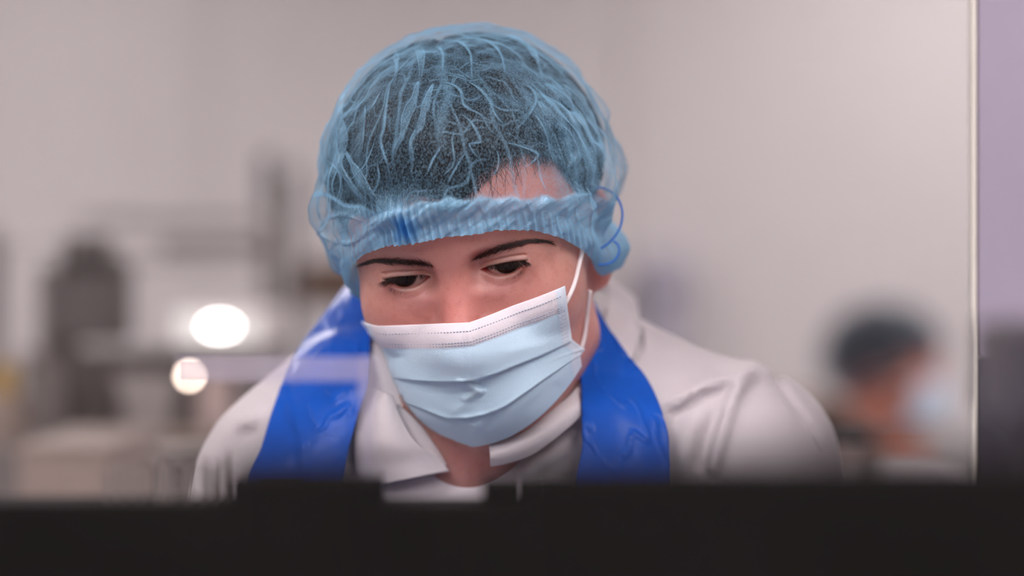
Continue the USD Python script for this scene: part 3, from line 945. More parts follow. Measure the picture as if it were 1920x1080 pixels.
for a, b, n in ((0, 1, 14), (1, 2, 18), (2, 3, 5), (3, 4, 10), (4, 5, 12), (5, 6, 5), (6, 7, 18), (7, 8, 4)):
    for k in range(n):
        f = k / n
        PX.append(rows[a][0] * (1 - f) + rows[b][0] * f)
        belly = .0014 * math.sin(f * math.pi) if n > 12 else 0
        OF.append(rows[a][1] * (1 - f) + rows[b][1] * f + belly)
        TV.append(a + f)
PX.append(rows[8][0]); OF.append(rows[8][1]); TV.append(8.0)
PX, OF, TV = np.array(PX), np.array(OF), np.array(TV)
base_y = F.ray(PX, mask_base)
# keep the sheet taut: smooth its depth along the sight lines
cam0 = F.local(np.array([[0, 0, CZ]]))[0]
dirs = base_y - cam0
T = np.linalg.norm(dirs, axis=-1)
dirs /= T[..., None]
from scipy.ndimage import gaussian_filter
T = np.minimum(gaussian_filter(T, (2.0, 2.5), mode='nearest'), T + .0005)
u = np.linspace(-1, 1, PX.shape[1])[None, :]
OFF = OF * (1 - .75 * np.abs(u) ** 6) + .0009 * np.clip((np.abs(u) - .895) / .012, 0, 1)


def seg(a, b):
    a, b = np.array(a, float), np.array(b, float)
    v = b - a
    t = np.clip(((PX - a) @ v) / (v @ v), 0, 1)
    q = PX - a - t[..., None] * v
    return np.hypot(q[..., 0], q[..., 1]), np.sign(v[0] * (PX - a)[..., 1] - v[1] * (PX - a)[..., 0])


for a, b, h, w in (((862, 717), (902, 733), .0028, 6), ((902, 733), (872, 748), .0030, 5), ((902, 715), (905, 735), -.0022, 6), ((880, 608), (886, 712), .0016, 9),
                   ((872, 790), (900, 800), .0016, 8), ((905, 785), (885, 815), .0014, 7), ((925, 780), (915, 800), -.0014, 6), ((850, 770), (875, 760), .001, 9),
                   ((960, 660), (1040, 640), .001, 12), ((760, 690), (840, 695), -.0007, 14), ((960, 790), (1040, 725), -.0015, 12), ((770, 770), (840, 800), .0012, 12)):
    d, sg = seg(a, b)
    OFF = OFF + h * np.exp(-(d / w) ** 2)
T2 = T - OFF
mgrid = cam0 + dirs * T2[..., None]
mgrid = push_out(head_sdf, mgrid, .0010)
tv = np.repeat(TV[:, None], PX.shape[1], 1)
white, blue = np.array([.84, .80, .87]), np.array([.56, .77, .94])
w = np.clip((tv - .93) / .06, 0, 1)[..., None]
col = white * (1 - w) + blue * w
edge = np.clip((np.abs(u) - .895) / .012, 0, 1)[..., None] * np.ones_like(w)
col = col * (1 - edge) + edge * (.4 * white + .6 * blue + .02)
mm = sheet(F.world(mgrid), .0007)
mask_ = obj('face_mask', mm, 'mask_sheet', me, smooth=40 if False else True, label='pale blue pleated disposable face mask with white upper hem', attrs={'tint': np.vstack([col.reshape(-1, 3)] * 2)})


def on_mask(v, uu):
    """point on the mask at row v (0..7) and column uu (-1..1), slightly proud"""
    r = np.interp(v, TV, np.arange(len(TV)))
    c = (uu + 1) / 2 * (PX.shape[1] - 1)
    r0, c0 = min(int(r), len(TV) - 2), min(int(c), PX.shape[1] - 2)
    a, b = r - r0, c - c0
    g = mgrid
    p = (g[r0, c0] * (1 - b) + g[r0, c0 + 1] * b) * (1 - a) + (g[r0 + 1, c0] * (1 - b) + g[r0 + 1, c0 + 1] * b) * a
    e = g[r0, c0 + 1] - g[r0, c0]
    return p - dirs[r0, c0] * .00062, e / np.linalg.norm(e), dirs[r0, c0]


def weld_row(pts, lx, lz):
    out = []
    for v, uu in pts:
        p, e, d = on_mask(v, uu)
        m = trimesh.creation.icosphere(subdivisions=1)
        n = np.cross(e, d)
        B = np.stack([e * lx, d * .00022, n * lz], 1)
        out.append(trimesh.Trimesh(F.world(m.vertices @ B.T + p), m.faces, process=False))
    return trimesh.util.concatenate(out)


for v in (.36, .80, .91):
    obj('weld_seam', weld_row([(v, x) for x in np.linspace(-.90, .94, 62)], .00070, .00036), 'weld', mask_, smooth=True, label='dotted weld line', kind='stuff')
for s in (-1, 1):
    obj('side_weld', weld_row([(v, s * x) for v in np.linspace(1.0, 1.92, 9) for x in (.918, .942, .966)], .0007, .0004), 'weld', mask_, smooth=True, label='dotted side weld', kind='stuff')
obj('side_weld', weld_row([(v, x) for v in (4.1, 4.35, 4.6, 4.85) for x in (.93, .955, .98)], .0007, .0004), 'weld', mask_, smooth=True, label='dotted side weld', kind='stuff')


def loop_on_skin(line, r=.00135):
    q = F.ray(np.array(rsamp(line, 34)), lambda p: smin(head_sdf(p), ell(p, (0, .06, -.02), (.067, .06, .07)), .02), .0018)
    return tube(F.world(q), r, 10)


for line in ([(1055, 575), (1064, 562), (1077, 532), (1086, 496), (1093, 464), (1096, 440)], [(1089, 656), (1096, 630), (1100, 600), (1103, 570), (1106, 545)], [(680, 604), (673, 590), (669, 566), (665, 540), (662, 515)]):
    obj('ear_loop', loop_on_skin(line), 'loop', mask_, smooth=True, label='white elastic ear loop')
# ---- white coat
xs = axis((-.42, -.23, .008), (-.23, .23, .0034), (.23, .36, .008))
ys = axis((YT - .42, YT - .16, .012), (YT - .16, YT + .06, .004), (YT + .06, YT + .40, .012))
zs = axis((.40, 1.26, .014), (1.26, 1.52, .0034))
cm = sdf_mesh(coat_sdf, xs, ys, zs)
coat = obj('coat', cm, 'coat', me, smooth=True, label='white cotton work coat')


def coat_front(q):
    """distance from the camera's side at which the lines of sight through points q meet the coat (large where they miss it)"""
    o = np.array([0, 0, CZ])
    d = q.reshape(-1, 3) - o
    n = np.linalg.norm(d, axis=1)
    d = d / n[:, None]
    t = cast(coat_sdf, (o + d * 1.2).astype(np.float32), d.astype(np.float32), far=.6, n=50) + 1.2
    return np.where(t < 1.79, t, 9.0).reshape(q.shape[:-1]), n.reshape(q.shape[:-1]), d.reshape(q.shape)


def ribbon(a, b, nu, nv, gap, thick, bow=0.0, ripple=0.0, seed=0, it=4):
    """sheet between two edge lines of points (x, y, z), kept off the coat"""
    a, b = rsamp(a, nu), rsamp(b, nu)
    f = np.linspace(0, 1, nv)[None, :, None]
    g = a[:, None] * (1 - f) + b[:, None] * f
    t, n, d = coat_front(g)
    lim = t - gap
    depth = n - bow * np.sin(f[..., 0] * np.pi)
    if ripple:
        k = meshkit.fbm(np.stack([g[..., 0] * 26, g[..., 2] * 8, g[..., 1] * 0 + seed], -1), 3, seed) - .5
        k2 = np.abs(meshkit.fbm(np.stack([g[..., 0] * 70 + g[..., 2] * 40, g[..., 2] * 24 - g[..., 0] * 30, g[..., 1] * 0 + seed], -1), 2, seed + 3) - .5)
        rp = ripple * (np.abs(k) * 1.0 + np.maximum(.05 - k2, 0) * 7)
    else:
        rp = 0.0
    from scipy.ndimage import gaussian_filter
    low = np.minimum(depth, lim)
    low = np.minimum(gaussian_filter(low, (2, 2), mode='nearest'), lim)
    return np.array([0, 0, CZ]) + d * (low - rp)[..., None]


def PL(*pts):
    return [P(a, b, y) for a, b, y in pts]


# collar: left flap lies open, right side stands up round the neck to the nape
lf = ribbon(PL((735, 742, 1.468), (755, 790, 1.462), (780, 830, 1.458), (826, 862, 1.464), (842, 884, 1.466)),
            PL((700, 728, 1.49), (672, 790, 1.475), (664, 840, 1.468), (668, 880, 1.47), (690, 912, 1.47)), 50, 24, .004, .0022, bow=.010)
obj('collar', sheet(lf, .0022), 'coat', coat, smooth=True, label='open left collar flap')
lf2 = ribbon(PL((745, 760, 1.474), (790, 800, 1.470), (820, 842, 1.468), (838, 872, 1.47)), PL((736, 775, 1.468), (762, 830, 1.466), (798, 858, 1.466), (830, 876, 1.47)), 40, 10, .002, .002, bow=.004)
obj('collar_band', sheet(lf2, .002), 'coat', coat, smooth=True)
rf = ribbon(PL((918, 834, 1.452), (965, 815, 1.455), (1020, 780, 1.462), (1070, 742, 1.480), (1105, 690, 1.535), (1128, 620, 1.575), (1140, 556, 1.60), (1118, 506, 1.63), (1010, 480, 1.67)),
            PL((920, 872, 1.450), (985, 858, 1.450), (1040, 822, 1.454), (1090, 778, 1.470), (1150, 725, 1.53), (1186, 668, 1.56), (1200, 612, 1.59), (1190, 560, 1.63), (1100, 540, 1.70)), 90, 22, .004, .0022, bow=.008)
obj('collar', sheet(rf, .0024), 'coat', coat, smooth=True, label='right side of the collar, standing up round the neck')


def seam_on_coat(line, r=.0007, surf=None, y=1.30):
    px = rsamp(line, 40)
    o = np.zeros((len(px), 3)); o[:, 2] = CZ
    d = np.stack([P(a, b, 1.0) for a, b in px]) - o
    d /= np.linalg.norm(d, axis=1, keepdims=True)
    t = cast(coat_sdf, o + d * 1.2, d, far=.5, n=60) + 1.2
    return tube(o + d * (t - r * .3)[:, None], r, 6)


obj('placket_seam', seam_on_coat([(690, 916), (740, 900), (790, 893), (845, 889)]), 'seam', coat, smooth=True)
obj('shoulder_seam', seam_on_coat([(1196, 606), (1202, 640), (1194, 680), (1180, 700)]), 'seam', coat, smooth=True)
obj('sleeve_seam', seam_on_coat([(1436, 694), (1448, 716), (1470, 745), (1510, 800), (1540, 850)]), 'seam', coat, smooth=True)

# ---- blue plastic apron: bib over the chest, neck straps over the shoulders

sl = ribbon(PL((690, 520, 1.585), (690, 575, 1.545), (694, 650, 1.50), (690, 715, 1.47), (668, 790, 1.462), (652, 850, 1.455), (640, 940, 1.450), (640, 1090, 1.44)),
            PL((655, 530, 1.60), (606, 592, 1.56), (552, 668, 1.53), (523, 735, 1.50), (505, 790, 1.485), (490, 842, 1.475), (468, 892, 1.468), (430, 1090, 1.46)), 120, 40, .006, .0012, bow=.004, ripple=.0045, seed=4)
ap = obj('apron', sheet(sl, .0010), 'apron', me, smooth=True, label='glossy blue disposable plastic apron, left neck strap')
sr = ribbon(PL((1092, 555, 1.60), (1090, 610, 1.555), (1086, 680, 1.50), (1091, 750, 1.468), (1092, 830, 1.456), (1080, 910, 1.450), (1080, 1090, 1.44)),
            PL((1104, 548, 1.61), (1136, 606, 1.57), (1176, 664, 1.525), (1214, 712, 1.49), (1240, 770, 1.472), (1254, 830, 1.462), (1256, 910, 1.455), (1260, 1090, 1.45)), 120, 40, .006, .0012, bow=.004, ripple=.0045, seed=9)
obj('neck_strap', sheet(sr, .0010), 'apron', ap, smooth=True, label='right neck strap')
bib = ribbon([[-.17, YT - .11, 1.335], [-.19, YT - .12, 1.1], [-.20, YT - .12, .75]], [[.13, YT - .11, 1.335], [.15, YT - .12, 1.1], [.16, YT - .12, .75]], 40, 40, .006, .001, bow=.04, ripple=.006, seed=2)
obj('bib', sheet(bib, .0010), 'apron', ap, smooth=True)


# ---- legs and hands, below the picture's edge
def limb(a, b, ra, rb):
    return lambda p: cone(p, a, b, ra, rb)


tr = sdf_mesh(lambda p: smin(smin(cone(p, J['hip'], J['knl'], .115, .085), cone(p, J['knl'], J['anl'] + [0, 0, .03], .085, .075), .03),
                             smin(cone(p, J['hip'], J['knr'], .115, .085), cone(p, J['knr'], J['anr'] + [0, 0, .03], .085, .075), .03), .03),
              axis((-.30, .26, .014)), axis((YT - .1, YT + .32, .014)), axis((.02, 1.13, .02)), 0)
obj('trousers', tr, 'trousers', me, smooth=True)
for s in 'lr':
    a = J['an' + s]
    b = sdf_mesh(lambda p: smax(smin(cone(p, a + [0, 0, .1], a, .062, .055), cone(p, a + [0, .02, -.035], a + [0, -.17, -.045], .052, .046), .04), -(p[..., 2] - .001), .004),
                 axis((a[0] - .12, a[0] + .12, .01)), axis((a[1] - .26, a[1] + .12, .01)), axis((-.02, .28, .01)), 0)
    obj('boot', b, 'boot', me, smooth=True)
    w, e = J['wr' + s], J['el' + s]
    fw = (w - e) / np.linalg.norm(w - e)
    sd = np.cross(fw, [0, 0, 1.0]); sd /= np.linalg.norm(sd)
    up = np.cross(sd, fw)
    th = -1 if s == 'r' else 1

    def hp(a_, b_, c_):
        return w + fw * a_ + sd * b_ * th + up * c_
    bones = [(hp(-.03, 0, 0), hp(.02, 0, 0), .030, .030)]
    for i, (b_, L) in enumerate(((.030, .070), (.011, .080), (-.009, .075), (-.028, .058))):
        bones.append((hp(.01, b_ * .7, 0), hp(.085, b_, 0), .017, .0135))
        k1, k2 = hp(.085 + L * .5, b_ * 1.05, -.010), hp(.085 + L * .85, b_ * 1.05, -.034)
        bones += [(hp(.085, b_, 0), k1, .0098, .0092), (k1, k2, .0092, .0080)]
    bones += [(hp(.02, .025, -.005), hp(.065, .056, -.018), .015, .0115), (hp(.065, .056, -.018), hp(.098, .062, -.026), .011, .009)]

    def hand(p):
        d = cone(p, *bones[0])
        for q in bones[1:]:
            d = smin(d, cone(p, *q), .006)
        return d
    allp = np.array([q[0] for q in bones] + [q[1] for q in bones])
    lo, hi = allp.min(0) - .04, allp.max(0) + .03
    gm = sdf_mesh(hand, *[axis((lo[i], hi[i], .0035)) for i in range(3)])
    obj('glove', gm, 'glove', me, smooth=True)
# ------------------------------------------------------------------ the room
plain('wall_panel', (0.485, 0.455, 0.457), 0.38, vary=0.02, noise=2, spec=0.35)
plain('joint', (0.50, 0.46, 0.45), 0.6)
plain('ceiling_white', (0.75, 0.72, 0.71), 0.8, vary=0.02)
plain('floor_resin', (0.30, 0.29, 0.30), 0.45, vary=0.1, noise=3)
plain('steel', (0.40, 0.37, 0.36), 0.34, metal=0.85, vary=0.08, noise=14, bump=0.1, scale=120)
plain('steel_dull', (0.22, 0.192, 0.186), 0.5, metal=0.3, vary=0.12, noise=10)
plain('steel_dark', (0.085, 0.075, 0.078), 0.5, metal=0.3, vary=0.15, noise=10)
plain('dark_machine', (0.004, 0.003, 0.003), 0.65, spec=0.12, vary=0.2, noise=20)
plain('dark_rail', (0.004, 0.003, 0.003), 0.7, spec=0.12, vary=0.2, noise=20)
plain('cardboard', (0.16, 0.105, 0.08), 0.85, vary=0.1, noise=20)
plain('tape', (0.35, 0.25, 0.16), 0.35)
plain('beige_crate', (0.30, 0.235, 0.21), 0.6, vary=0.05)
plain('yellow_cap', (0.42, 0.27, 0.08), 0.5)
plain('violet_panel', (0.31, 0.27, 0.355), 0.35, vary=0.06, noise=6, spec=0.5)
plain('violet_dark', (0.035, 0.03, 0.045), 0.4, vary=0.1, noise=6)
plain('cream_trim', (0.72, 0.68, 0.62), 0.5)
plain('dispenser_shell', (0.33, 0.31, 0.37), 0.4)
plain('dispenser_window', (0.10, 0.10, 0.14), 0.2)
plain('enamel', (0.78, 0.72, 0.71), 0.35)
plain('pink_pipe', (0.52, 0.42, 0.40), 0.4)
lamp('lamp_glow', LAMP_COLOR, LAMP)
lamp('reflection_glow', (1.0, 0.93, 0.90), 14.0)
plain('motor_grey', (0.12, 0.105, 0.103), 0.5, noise=10)
lamp('added_glow', (1.0, 0.92, 0.90), 0.95)
lamp('pilot_glow', (1.0, 0.80, 0.66), 30.0)
mat('acrylic', {'t': ('transparent_bsdf', {'color': (0.96, 0.96, 1.0)}), 'd': ('diffuse_bsdf', {'color': (0.60, 0.55, 0.64)}), 'g': ('glossy_bsdf', {'color': (1, 1, 1), 'roughness': 0.12}),
                'a': ('mix_closure', {'fac': 0.05}), 'm': ('mix_closure', {'fac': 0.23})},
    [('d.BSDF', 'a.closure1'), ('g.BSDF', 'a.closure2'), ('t.BSDF', 'm.closure1'), ('a.closure', 'm.closure2')], 'm.closure')

X0, X1, Y0, Y1, H = -3.0, 3.2, -2.2, 6.6, 3.0


def bx(x0, x1, y0, y1, z0, z1, r=.003):
    return rbox((x1 - x0, y1 - y0, z1 - z0), ((x0 + x1) / 2, (y0 + y1) / 2, (z0 + z1) / 2), r, 1)


struct('floor', bx(X0 - .1, X1 + .1, Y0 - .1, Y1 + .1, -.1, 0), 'floor_resin')
struct('ceiling', bx(X0 - .1, X1 + .1, Y0 - .1, Y1 + .1, H, H + .1), 'ceiling_white')
wb = struct('wall_back', bx(X0, X1, Y1, Y1 + .1, 0, H), 'joint')
e = [X0] + [x for x in np.arange(.31 - 1.15 * 3, X1, 1.15) if X0 < x < X1] + [X1]
for a, b in zip(e[:-1], e[1:]):
    obj('panel', bx(a + .004, b - .004, Y1 - .012, Y1 + .01, .10, H - .002), 'wall_panel', wb)
for nm, box_ in (('wall_left', (X0 - .1, X0, Y0, Y1, 0, H)), ('wall_right', (X1, X1 + .1, Y0, Y1, 0, H)), ('wall_front', (X0, X1, Y0 - .1, Y0, 0, H))):
    struct(nm, bx(*box_), 'wall_panel')
struct('baseboard_back', bx(X0, X1, Y1 - .03, Y1 - .012, 0, .10), 'joint')

for i, (x, y, lab) in enumerate(((-2.2, 3.4, 'white ceiling light panel behind the worker, to the left'), (2.0, 3.6, 'white ceiling light panel behind the worker, to the right'),
                                 (-1.5, 4.9, 'white ceiling light panel near the back wall, to the left'), (1.5, 5.5, 'white ceiling light panel near the back wall, to the right'),
                                 (-1.1, 0.1, 'white ceiling light panel over the machine, to the left'), (1.1, 0.1, 'white ceiling light panel over the machine, to the right'),
                                 (-1.1, -1.2, 'white ceiling light panel added behind the camera for frontal fill, to the left'), (1.1, -1.2, 'white ceiling light panel added behind the camera for frontal fill, to the right'))):  # unseen pair behind the camera added as frontal fill
    t = thing('ceiling_light', lab, 'ceiling light', (x, y, H - .06))
    obj('frame', trimesh.util.concatenate([rbox((1.24, .03, .06), (0, s * .315, .03), .003, 1) for s in (-1, 1)] + [rbox((.03, .6, .06), (s * .605, 0, .03), .003, 1) for s in (-1, 1)]), 'ceiling_white', t)
    obj('diffuser', rbox((1.18, .60, .02), (0, 0, .02), .003, 1), 'lamp_glow', t)


def made(name, label, cat, at, group=None):
    """a thing whose parts are given in world coordinates"""
    t = thing(name, label, cat, at, group=group)
    WORLD0[str(t.GetPath())] = np.asarray(at, float)
    return t


def xs_(px, y):
    return (px - 960) / FPX * y


def zs_(py, y):
    return CZ - (py - 540) / FPX * y


def pbox(x0, x1, y0, y1, d, depth, r=.004):
    """box whose front face covers the given photograph pixels at distance d"""
    return bx(xs_(x0, d), xs_(x1, d), d, d + depth, zs_(y1, d), zs_(y0, d), r)


# paper towel dispenser on the back wall
d = Y1 - .15
t = made('towel_dispenser', 'blurred grey-lavender paper towel dispenser on the back wall, right of the hairnet', 'dispenser', (xs_(1245, d), d, zs_(700, d)))
obj('shell', pbox(1200, 1295, 470, 690, d, .137, .03), 'dispenser_shell', t)
obj('window', pbox(1222, 1262, 530, 580, d - .006, .02, .004), 'dispenser_window', t)
obj('outlet', pbox(1215, 1280, 660, 676, d - .004, .02, .004), 'dispenser_window', t)

# cardboard box on a steel table behind the right shoulder
d = 3.4
zt = zs_(800, d)
t = made('work_table', 'blurred steel work table standing behind the right shoulder', 'table', (xs_(1500, d), d + .3, 0))
obj('table_top', bx(xs_(1330, d), xs_(1640, d), d - .02, d + .5, zt - .04, zt), 'steel_dark', t)
for x in (1340, 1630):
    for y in (d + .02, d + .45):
        obj('leg', tube([[xs_(x, d), y, 0], [xs_(x, d), y, zt - .03]], .02, 12), 'steel', t)
t = made('cardboard_box', 'blurred flat brown cardboard box lying on the table behind the right shoulder', 'box', (xs_(1500, d), d + .2, zt))
obj('body', bx(xs_(1440, d), xs_(1600, d), d + .02, d + .4, zt + .001, zt + .032), 'cardboard', t)
obj('packing_tape', bx(xs_(1512, d), xs_(1528, d), d + .018, d + .402, zt + .031, zt + .034, .0005), 'tape', t)

# storage rack behind the left shoulder, a box on it
d = 3.6
t = made('storage_rack', 'blurred steel storage rack with dark uprights behind the left side of the head', 'rack', (xs_(640, d), d + .2, 0))
for x, y in ((502, d), (820, d), (502, d + .4), (820, d + .4)):
    obj('post', bx(xs_(x, d) - .011, xs_(x, d) + .011, y - .011, y + .011, 0, zs_(290, d)), 'steel_dark', t)
for py in (570, 760, 1000, 1300):
    obj('shelf', bx(xs_(500, d), xs_(822, d), d, d + .4, zs_(py + 8, d), zs_(py, d)), 'steel', t)
t = made('cardboard_box', 'blurred brown cardboard box on the storage rack, just left of the cheek', 'box', (xs_(620, d), d + .2, zs_(570, d)))
obj('body', bx(xs_(560, d), xs_(760, d), d + .05, d + .3, zs_(570, d) + .001, zs_(488, d)), 'cardboard', t)
obj('packing_tape', bx(xs_(655, d), xs_(672, d), d + .047, d + .302, zs_(490, d), zs_(487, d), .0005), 'tape', t)
t = made('spray_bottle', 'blurred dark slim bottle on the rack between the post and the brown box', 'bottle', (xs_(535, d), d + .1, zs_(570, d)))
obj('body', tube([[xs_(537, d), d + .1, zs_(570, d) + .001], [xs_(537, d), d + .1, zs_(500, d)], [xs_(537, d), d + .1, zs_(485, d)], [xs_(537, d), d + .1, zs_(470, d)]], [.012, .012, .006, .005], 16), 'steel_dark', t)
obj('cap', tube([[xs_(537, d), d + .1, zs_(471, d)], [xs_(537, d), d + .1, zs_(455, d)]], .007, 14), 'beige_crate', t)

# packing machine on the left, out of focus
d = 2.7
t = made('packing_machine', 'large blurred stainless packing machine filling the left side behind the worker', 'machine', (xs_(150, d), d + .3, 0))
obj('base_cabinet', bx(xs_(-150, d), xs_(460, d), d, d + .7, 0.02, zs_(835, d), .01), 'steel_dull', t)
for k, x in enumerate((-130, 440)):
    for y in (.05, .65):
        obj('foot', tube([[xs_(x, d), d + y, 0], [xs_(x, d), d + y, .03]], .025, 14), 'steel_dark', t)
obj('back_panel', pbox(40, 470, 655, 840, d + .30, .03), 'steel_dull', t)
obj('hood', pbox(310, 500, 575, 655, d + .054, .30, .012), 'enamel', t)
obj('head_column', pbox(60, 130, 480, 840, d + .10, .12, .02), 'steel_dull', t)
obj('motor', tube([P(165, 640, d + .1), P(165, 630, d + .1), P(165, 500, d + .1), P(165, 470, d + .1)], [.045, .052, .052, .030], 28), 'motor_grey', t)
obj('motor_cap', tube([P(120, 470, d + .04), P(210, 470, d + .04)], .018, 20), 'motor_grey', t)
obj('rail', tube([P(150, 407, d + .3), P(510, 412, d + .3)], .008, 14), 'steel', t)
obj('rail', pbox(300, 520, 446, 478, d + .3, .03), 'steel_dull', t)
obj('rail', pbox(-40, 300, 448, 466, d + .3, .03), 'steel', t)
obj('rail', pbox(90, 520, 488, 500, d + .3, .03), 'steel', t)
obj('upright', pbox(482, 500, 400, 840, d + .3, .03), 'steel_dull', t)
obj('upright', pbox(-30, 0, 430, 840, d + .3, .03), 'steel_dull', t)
obj('chute', trimesh.convex.convex_hull(np.vstack([P(a, b, d + y) for a, b in ((215, 700), (330, 700), (250, 835), (320, 835)) for y in (.02, .14)])), 'steel', t)
obj('cross_bar', pbox(370, 500, 664, 676, d - .02, .03), 'steel_dark', t)
obj('cross_bar', pbox(380, 500, 686, 698, d - .02, .03), 'pink_pipe', t)
for x in (383, 405, 425):
    obj('pipe', tube([P(x, 700, d), P(x, 790, d), P(x + 4, 800, d), P(x + 12, 806, d)], .0075, 12), 'pink_pipe', t)
obj('table_rail', tube([P(190, 820, d - .03), P(470, 820, d - .03)], .009, 12), 'beige_crate', t)
obj('table_rail', tube([P(190, 846, d - .04), P(470, 846, d - .04)], .007, 12), 'steel', t)
t2 = made('lamp_reflection', 'bright oval lamp reflection, made as a glowing shape, under the machine hood on the left', 'lamp', P(410, 650, d - .02))  # emissive oval stands in for a lamp mirrored in the steel panel
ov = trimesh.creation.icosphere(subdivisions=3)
obj('oval_glow', trimesh.Trimesh(ov.vertices * [.016, .008, .0075] + P(412, 612, d + .04), ov.faces), 'reflection_glow', t2, smooth=True)
obj('diffuser', pbox(330, 482, 586, 646, d + .046, .006, .002), 'added_glow', t2)  # emissive plate added to give the soft glow round the oval
rg = trimesh.creation.torus(.028, .004, major_sections=40, minor_sections=10)
rv = rg.vertices[:, [0, 2, 1]] * [.80, 1, .48]
obj('bezel', trimesh.Trimesh(rv + P(412, 612, d + .042), rg.faces), 'steel', t2, smooth=True)
t2 = made('pilot_light', 'small warm pilot light on the machine, blurred into a cream disc', 'light', P(355, 712, d - .03))
sp = trimesh.creation.icosphere(subdivisions=2, radius=.0038)
obj('lens', trimesh.Trimesh(sp.vertices + P(355, 705, d - .035), sp.faces), 'pilot_glow', t2, smooth=True)
obj('housing', tube([P(355, 705, d - .03), P(355, 705, d + .005)], .006, 14), 'steel_dark', t2)
t = made('crate', 'blurred beige plastic crate at the lower left corner', 'crate', P(110, 900, 2.2) * [1, 1, 0])
d = 2.2
zc = zs_(835, d)
obj('body', bx(xs_(30, d), xs_(205, d), d, d + .3, zs_(1000, d), zc, .008), 'beige_crate', t)
obj('rim', bx(xs_(24, d), xs_(211, d), d - .004, d + .304, zc - .008, zc, .003), 'beige_crate', t)
t = made('crate_stand', 'low steel stand under the beige crate, below the picture', 'stand', (xs_(110, d), d + .15, 0))
obj('top', bx(xs_(10, d), xs_(225, d), d - .01, d + .31, zs_(1000, d) - .03, zs_(1000, d) - .001), 'steel', t)
for x in (20, 215):
    for y in (.01, .29):
        obj('leg', tube([[xs_(x, d), d + y, 0], [xs_(x, d), d + y, zs_(1000, d) - .02]], .012, 10), 'steel', t)
t = made('bottle', 'blurred bottle with ochre cap at the left edge on the machine', 'bottle', P(10, 826, 2.76))
obj('body', tube([P(8, 826, 2.76), P(8, 760, 2.76), P(8, 740, 2.76)], [.03, .03, .014], 20), 'beige_crate', t)
obj('cap', tube([P(8, 742, 2.76), P(8, 680, 2.76)], .016, 16), 'yellow_cap', t)

# violet door leaf on the right, close to the plane of focus
d = 1.30
t = made('door_leaf', 'violet plastic door leaf with cream edge at the right border of the picture', 'door', (xs_(1900, d), d + .02, 0))
a0, a1 = xs_(1832, d), xs_(1832, d) + .55
obj('leaf', bx(a0, a1, d, d + .012, zs_(670, d), 2.1, .002), 'violet_panel', t)
obj('dark_lower_part', bx(a0, a1, d, d + .012, 0.005, zs_(670, d), .002), 'violet_dark', t)  # darker lower part of the leaf
obj('edge_strip', bx(a0 - .003, a0 - .0002, d - .001, d + .013, 0.005, 2.1, .001), 'cream_trim', t)

# the machine between camera and worker
d = 1.12
t = made('conveyor', 'dark conveyor frame crossing the bottom of the picture in front of the worker', 'conveyor', (0, d, 0))
obj('side_frame', bx(-.62, .62, d - .02, d + .02, zs_(1500, d), zs_(934, d), .004), 'dark_machine', t)
for a, b, top in ((428, 470, 900), (474, 560, 890), (563, 640, 895), (643, 722, 898), (902, 962, 903), (965, 1000, 903), (1003, 1075, 902), (1078, 1180, 903), (1183, 1262, 902), (1266, 1400, 903), (1440, 1462, 906), (1522, 1640, 903), (1643, 1800, 902), (1803, 1990, 903)):
    obj('guide_block', pbox(a, b, top, 940, d - .012, .024, .0015), 'dark_machine', t)
for x in (205, 232, 262, 300, 318, 352, 380, 398, 418):
    obj('guide_pin', tube([P(x, 940, d), P(x, 842 + (x * 7) % 40, d)], .0016, 10), 'steel_dull', t)
for x in (-.58, .58):
    obj('leg', bx(x - .02, x + .02, d - .015, d + .015, 0, zs_(1499, d)), 'dark_machine', t)
d = .64
t = made('guard_rail', 'very blurred dark guard rail along the lower edge, right of the collar', 'rail', (.1, d, 0))
obj('bar', bx(xs_(940, d), xs_(2100, d), d, d + .02, zs_(1400, d), zs_(843, d), .004), 'dark_rail', t)
obj('post', bx(xs_(2060, d), xs_(2090, d), d + .001, d + .019, 0, zs_(1390, d)), 'dark_rail', t)
obj('post', bx(xs_(1380, d), xs_(1410, d), d + .001, d + .019, 0, zs_(1390, d)), 'dark_rail', t)
t = made('guard_rail', 'very blurred dark guard rail along the lower edge, left of the collar', 'rail', (-.1, d, 0))
obj('bar', bx(xs_(385, d), xs_(715, d), d, d + .02, zs_(1400, d), zs_(838, d), .004), 'dark_rail', t)
obj('post', bx(xs_(540, d), xs_(570, d), d + .001, d + .019, 0, zs_(1390, d)), 'dark_rail', t)
d = 1.19
t = made('acrylic_guard', 'clear lavender acrylic guard strip crossing in front of the left apron strap', 'guard', P(540, 690, d))
obj('strip', pbox(330, 688, 668, 716, d, .004, .0018), 'acrylic', t)
obj('end_cap', tube([P(690, 668, d + .002), P(690, 735, d + .002), P(688, 760, d + .002)], [.0042, .0052, .003], 16), 'acrylic', t)
obj('bracket', tube([P(689, 940, d + .006), P(689, 758, d + .006)], .0040, 12), 'acrylic', t)
# ------------------------------------------------------------------ second worker, far behind on the right
D2 = 4.35
B = Head(P(1732, 694, D2), -4.0, 66.0, 3.0)
n2 = B.world(np.array([[0, .10, -.10]]))[0]
nk = np.array([xs_(1672, D2), D2 + .04, zs_(905, D2)])
HB = np.array([nk[0] - .03, D2 + .06, .95])
sh2 = [nk + [-.055, .17, -.05], nk + [.055, -.17, -.05]]
el2 = [nk + [-.02, .22, -.36], nk + [.10, -.22, -.36]]
wr2 = [nk + [.22, .12, -.42], nk + [.34, -.12, -.42]]
kn2 = [HB + [.0, .10, -.46], HB + [.02, -.10, -.46]]
an2 = [HB + [-.02, .10, -.86], HB + [-.02, -.10, -.86]]


